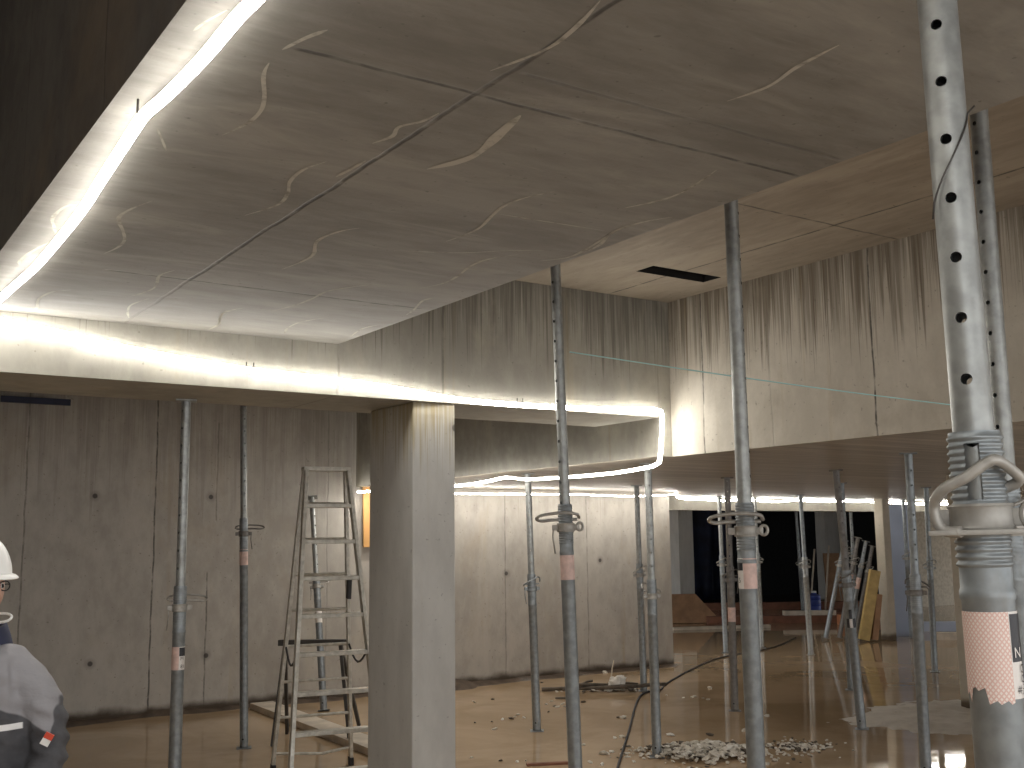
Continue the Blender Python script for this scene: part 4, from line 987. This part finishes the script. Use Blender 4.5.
    TV = [(0, .01, .95), (0, .01, .88), (.098, .01, .82), (.112, -.012, .50), (.122, .03, .13), (-.098, .01, .82), (-.112, -.012, .50), (-.122, .03, .13)]
    child('trousers', remesh([skinned(TV, [(0, 1), (1, 2), (2, 3), (3, 4), (1, 5), (5, 6), (6, 7)], [(.165, .12), (.16, .12), .098, .075, .068, .098, .075, .068])], .012), plain('work_trousers', (.06, .06, .066), .85))
    for sg in (1, -1):
        me = remesh([skinned([(.122 * sg, .035, .22), (.122 * sg, .035, .09), (.128 * sg, -.02, .06), (.134 * sg, -.13, .052)], [(0, 1), (1, 2), (2, 3)], [.062, .060, .056, .050])], .009)
        for v_ in me.vertices: v_.co.z = max(v_.co.z, .001)
        child('boot', me, M['black'])
    # hard hat, turned with the head
    T = Matrix.Translation(HC_ + Vector((-.014, 0, .045))) @ Matrix.Rotation(HT, 4, 'Z')
    hb = bmesh.new(); bmesh.ops.create_uvsphere(hb, u_segments=48, v_segments=24, radius=1)
    bmesh.ops.delete(hb, geom=[v_ for v_ in hb.verts if v_.co.z < -.02], context='VERTS')
    for v_ in hb.verts:
        x, y, zz = v_.co
        rid = .006 * max(0, 1 - abs(x) / .16) * (zz > .3)
        v_.co = (x * .114, y * .142 - .004, max(zz, 0) * .150 + rid)
    hb.transform(T); hat = link('hard_hat', hb, M['white'], root, smooth=True)
    hb = bmesh.new(); rings = []
    for i in range(48):
        a = 2 * pi * i / 48; x, y = cos(a), sin(a); pk = max(0, -y) ** 3
        inn = Vector((x * .112, y * .140 - .004, .004)); mid = Vector((x * .120, y * .149 - .004 - .02 * pk, .002 - .004 * pk)); out = Vector((x * (.126 + .004 * pk), y * .155 - .004 - .030 * pk, -.004 - .008 * pk))
        rings.append([hb.verts.new(p) for p in (inn, mid, out, out - Vector((0, 0, .003)), mid - Vector((0, 0, .006)), inn - Vector((0, 0, .006)))])
    for i in range(48):
        A, B = rings[i], rings[(i + 1) % 48]
        for k in range(6): hb.faces.new((A[k], B[k], B[(k + 1) % 6], A[(k + 1) % 6]))
    hb.transform(T); link('brim', hb, M['white'], hat, smooth=True)
    hb = bmesh.new()                                   # loose end of the strap that swings out in front of the chin
    c = Vector((.035, -.118, -.142)); pts = [c + Vector((.012 * cos(2 * pi * k / 20), .052 * sin(2 * pi * k / 20), .014 * cos(2 * pi * k / 20))) for k in range(20)]
    tube(hb, pts, .0045, 7, closed=True); hb.transform(T); link('strap_loop', hb, M['white'], hat, smooth=True)
    # glasses and eyes
    TH = Matrix.Translation(HC_ + Vector((.014, 0, 0))) @ Matrix.Rotation(HT, 4, 'Z')
    hb = bmesh.new()
    for sg in (1, -1):
        tube(hb, [Vector((sg * .032 + .022 * cos(2 * pi * k / 16), -.094 + .006 * abs(cos(2 * pi * k / 16)), .008 + .016 * sin(2 * pi * k / 16))) for k in range(16)], .0020, 6, closed=True)
        tube(hb, [Vector((sg * .054, -.088, .012)), Vector((sg * .074, -.05, .012)), Vector((sg * .078, .01, .008))], .0018, 6)
    tube(hb, [Vector((-.010, -.096, .010)), Vector((0, -.100, .013)), Vector((.010, -.096, .010))], .0018, 6)
    hb.transform(TH); link('glasses', hb, M['black'], root, smooth=True)
    for sg in (1, -1):
        hb = bmesh.new(); bmesh.ops.create_uvsphere(hb, u_segments=14, v_segments=10, radius=.011)
        for f_ in hb.faces:
            if f_.calc_center_median().y < -.0085: f_.material_index = 1
        hb.transform(TH @ Matrix.Translation((sg * .030, -.0745, .008))); link('eye', hb, [M['white'], M['black']], root, smooth=True)
    hb = bmesh.new(); bmesh.ops.create_uvsphere(hb, u_segments=24, v_segments=16, radius=1)
    bmesh.ops.delete(hb, geom=[v_ for v_ in hb.verts if v_.co.y < .05 or v_.co.z < -.55], context='VERTS')
    for v_ in hb.verts: v_.co = Vector((v_.co.x * .080, v_.co.y * .100, v_.co.z * .112))
    hb.transform(TH); link('hair', hb, plain('short_dark_hair', (.06, .045, .035), .8), root, smooth=True)
person()
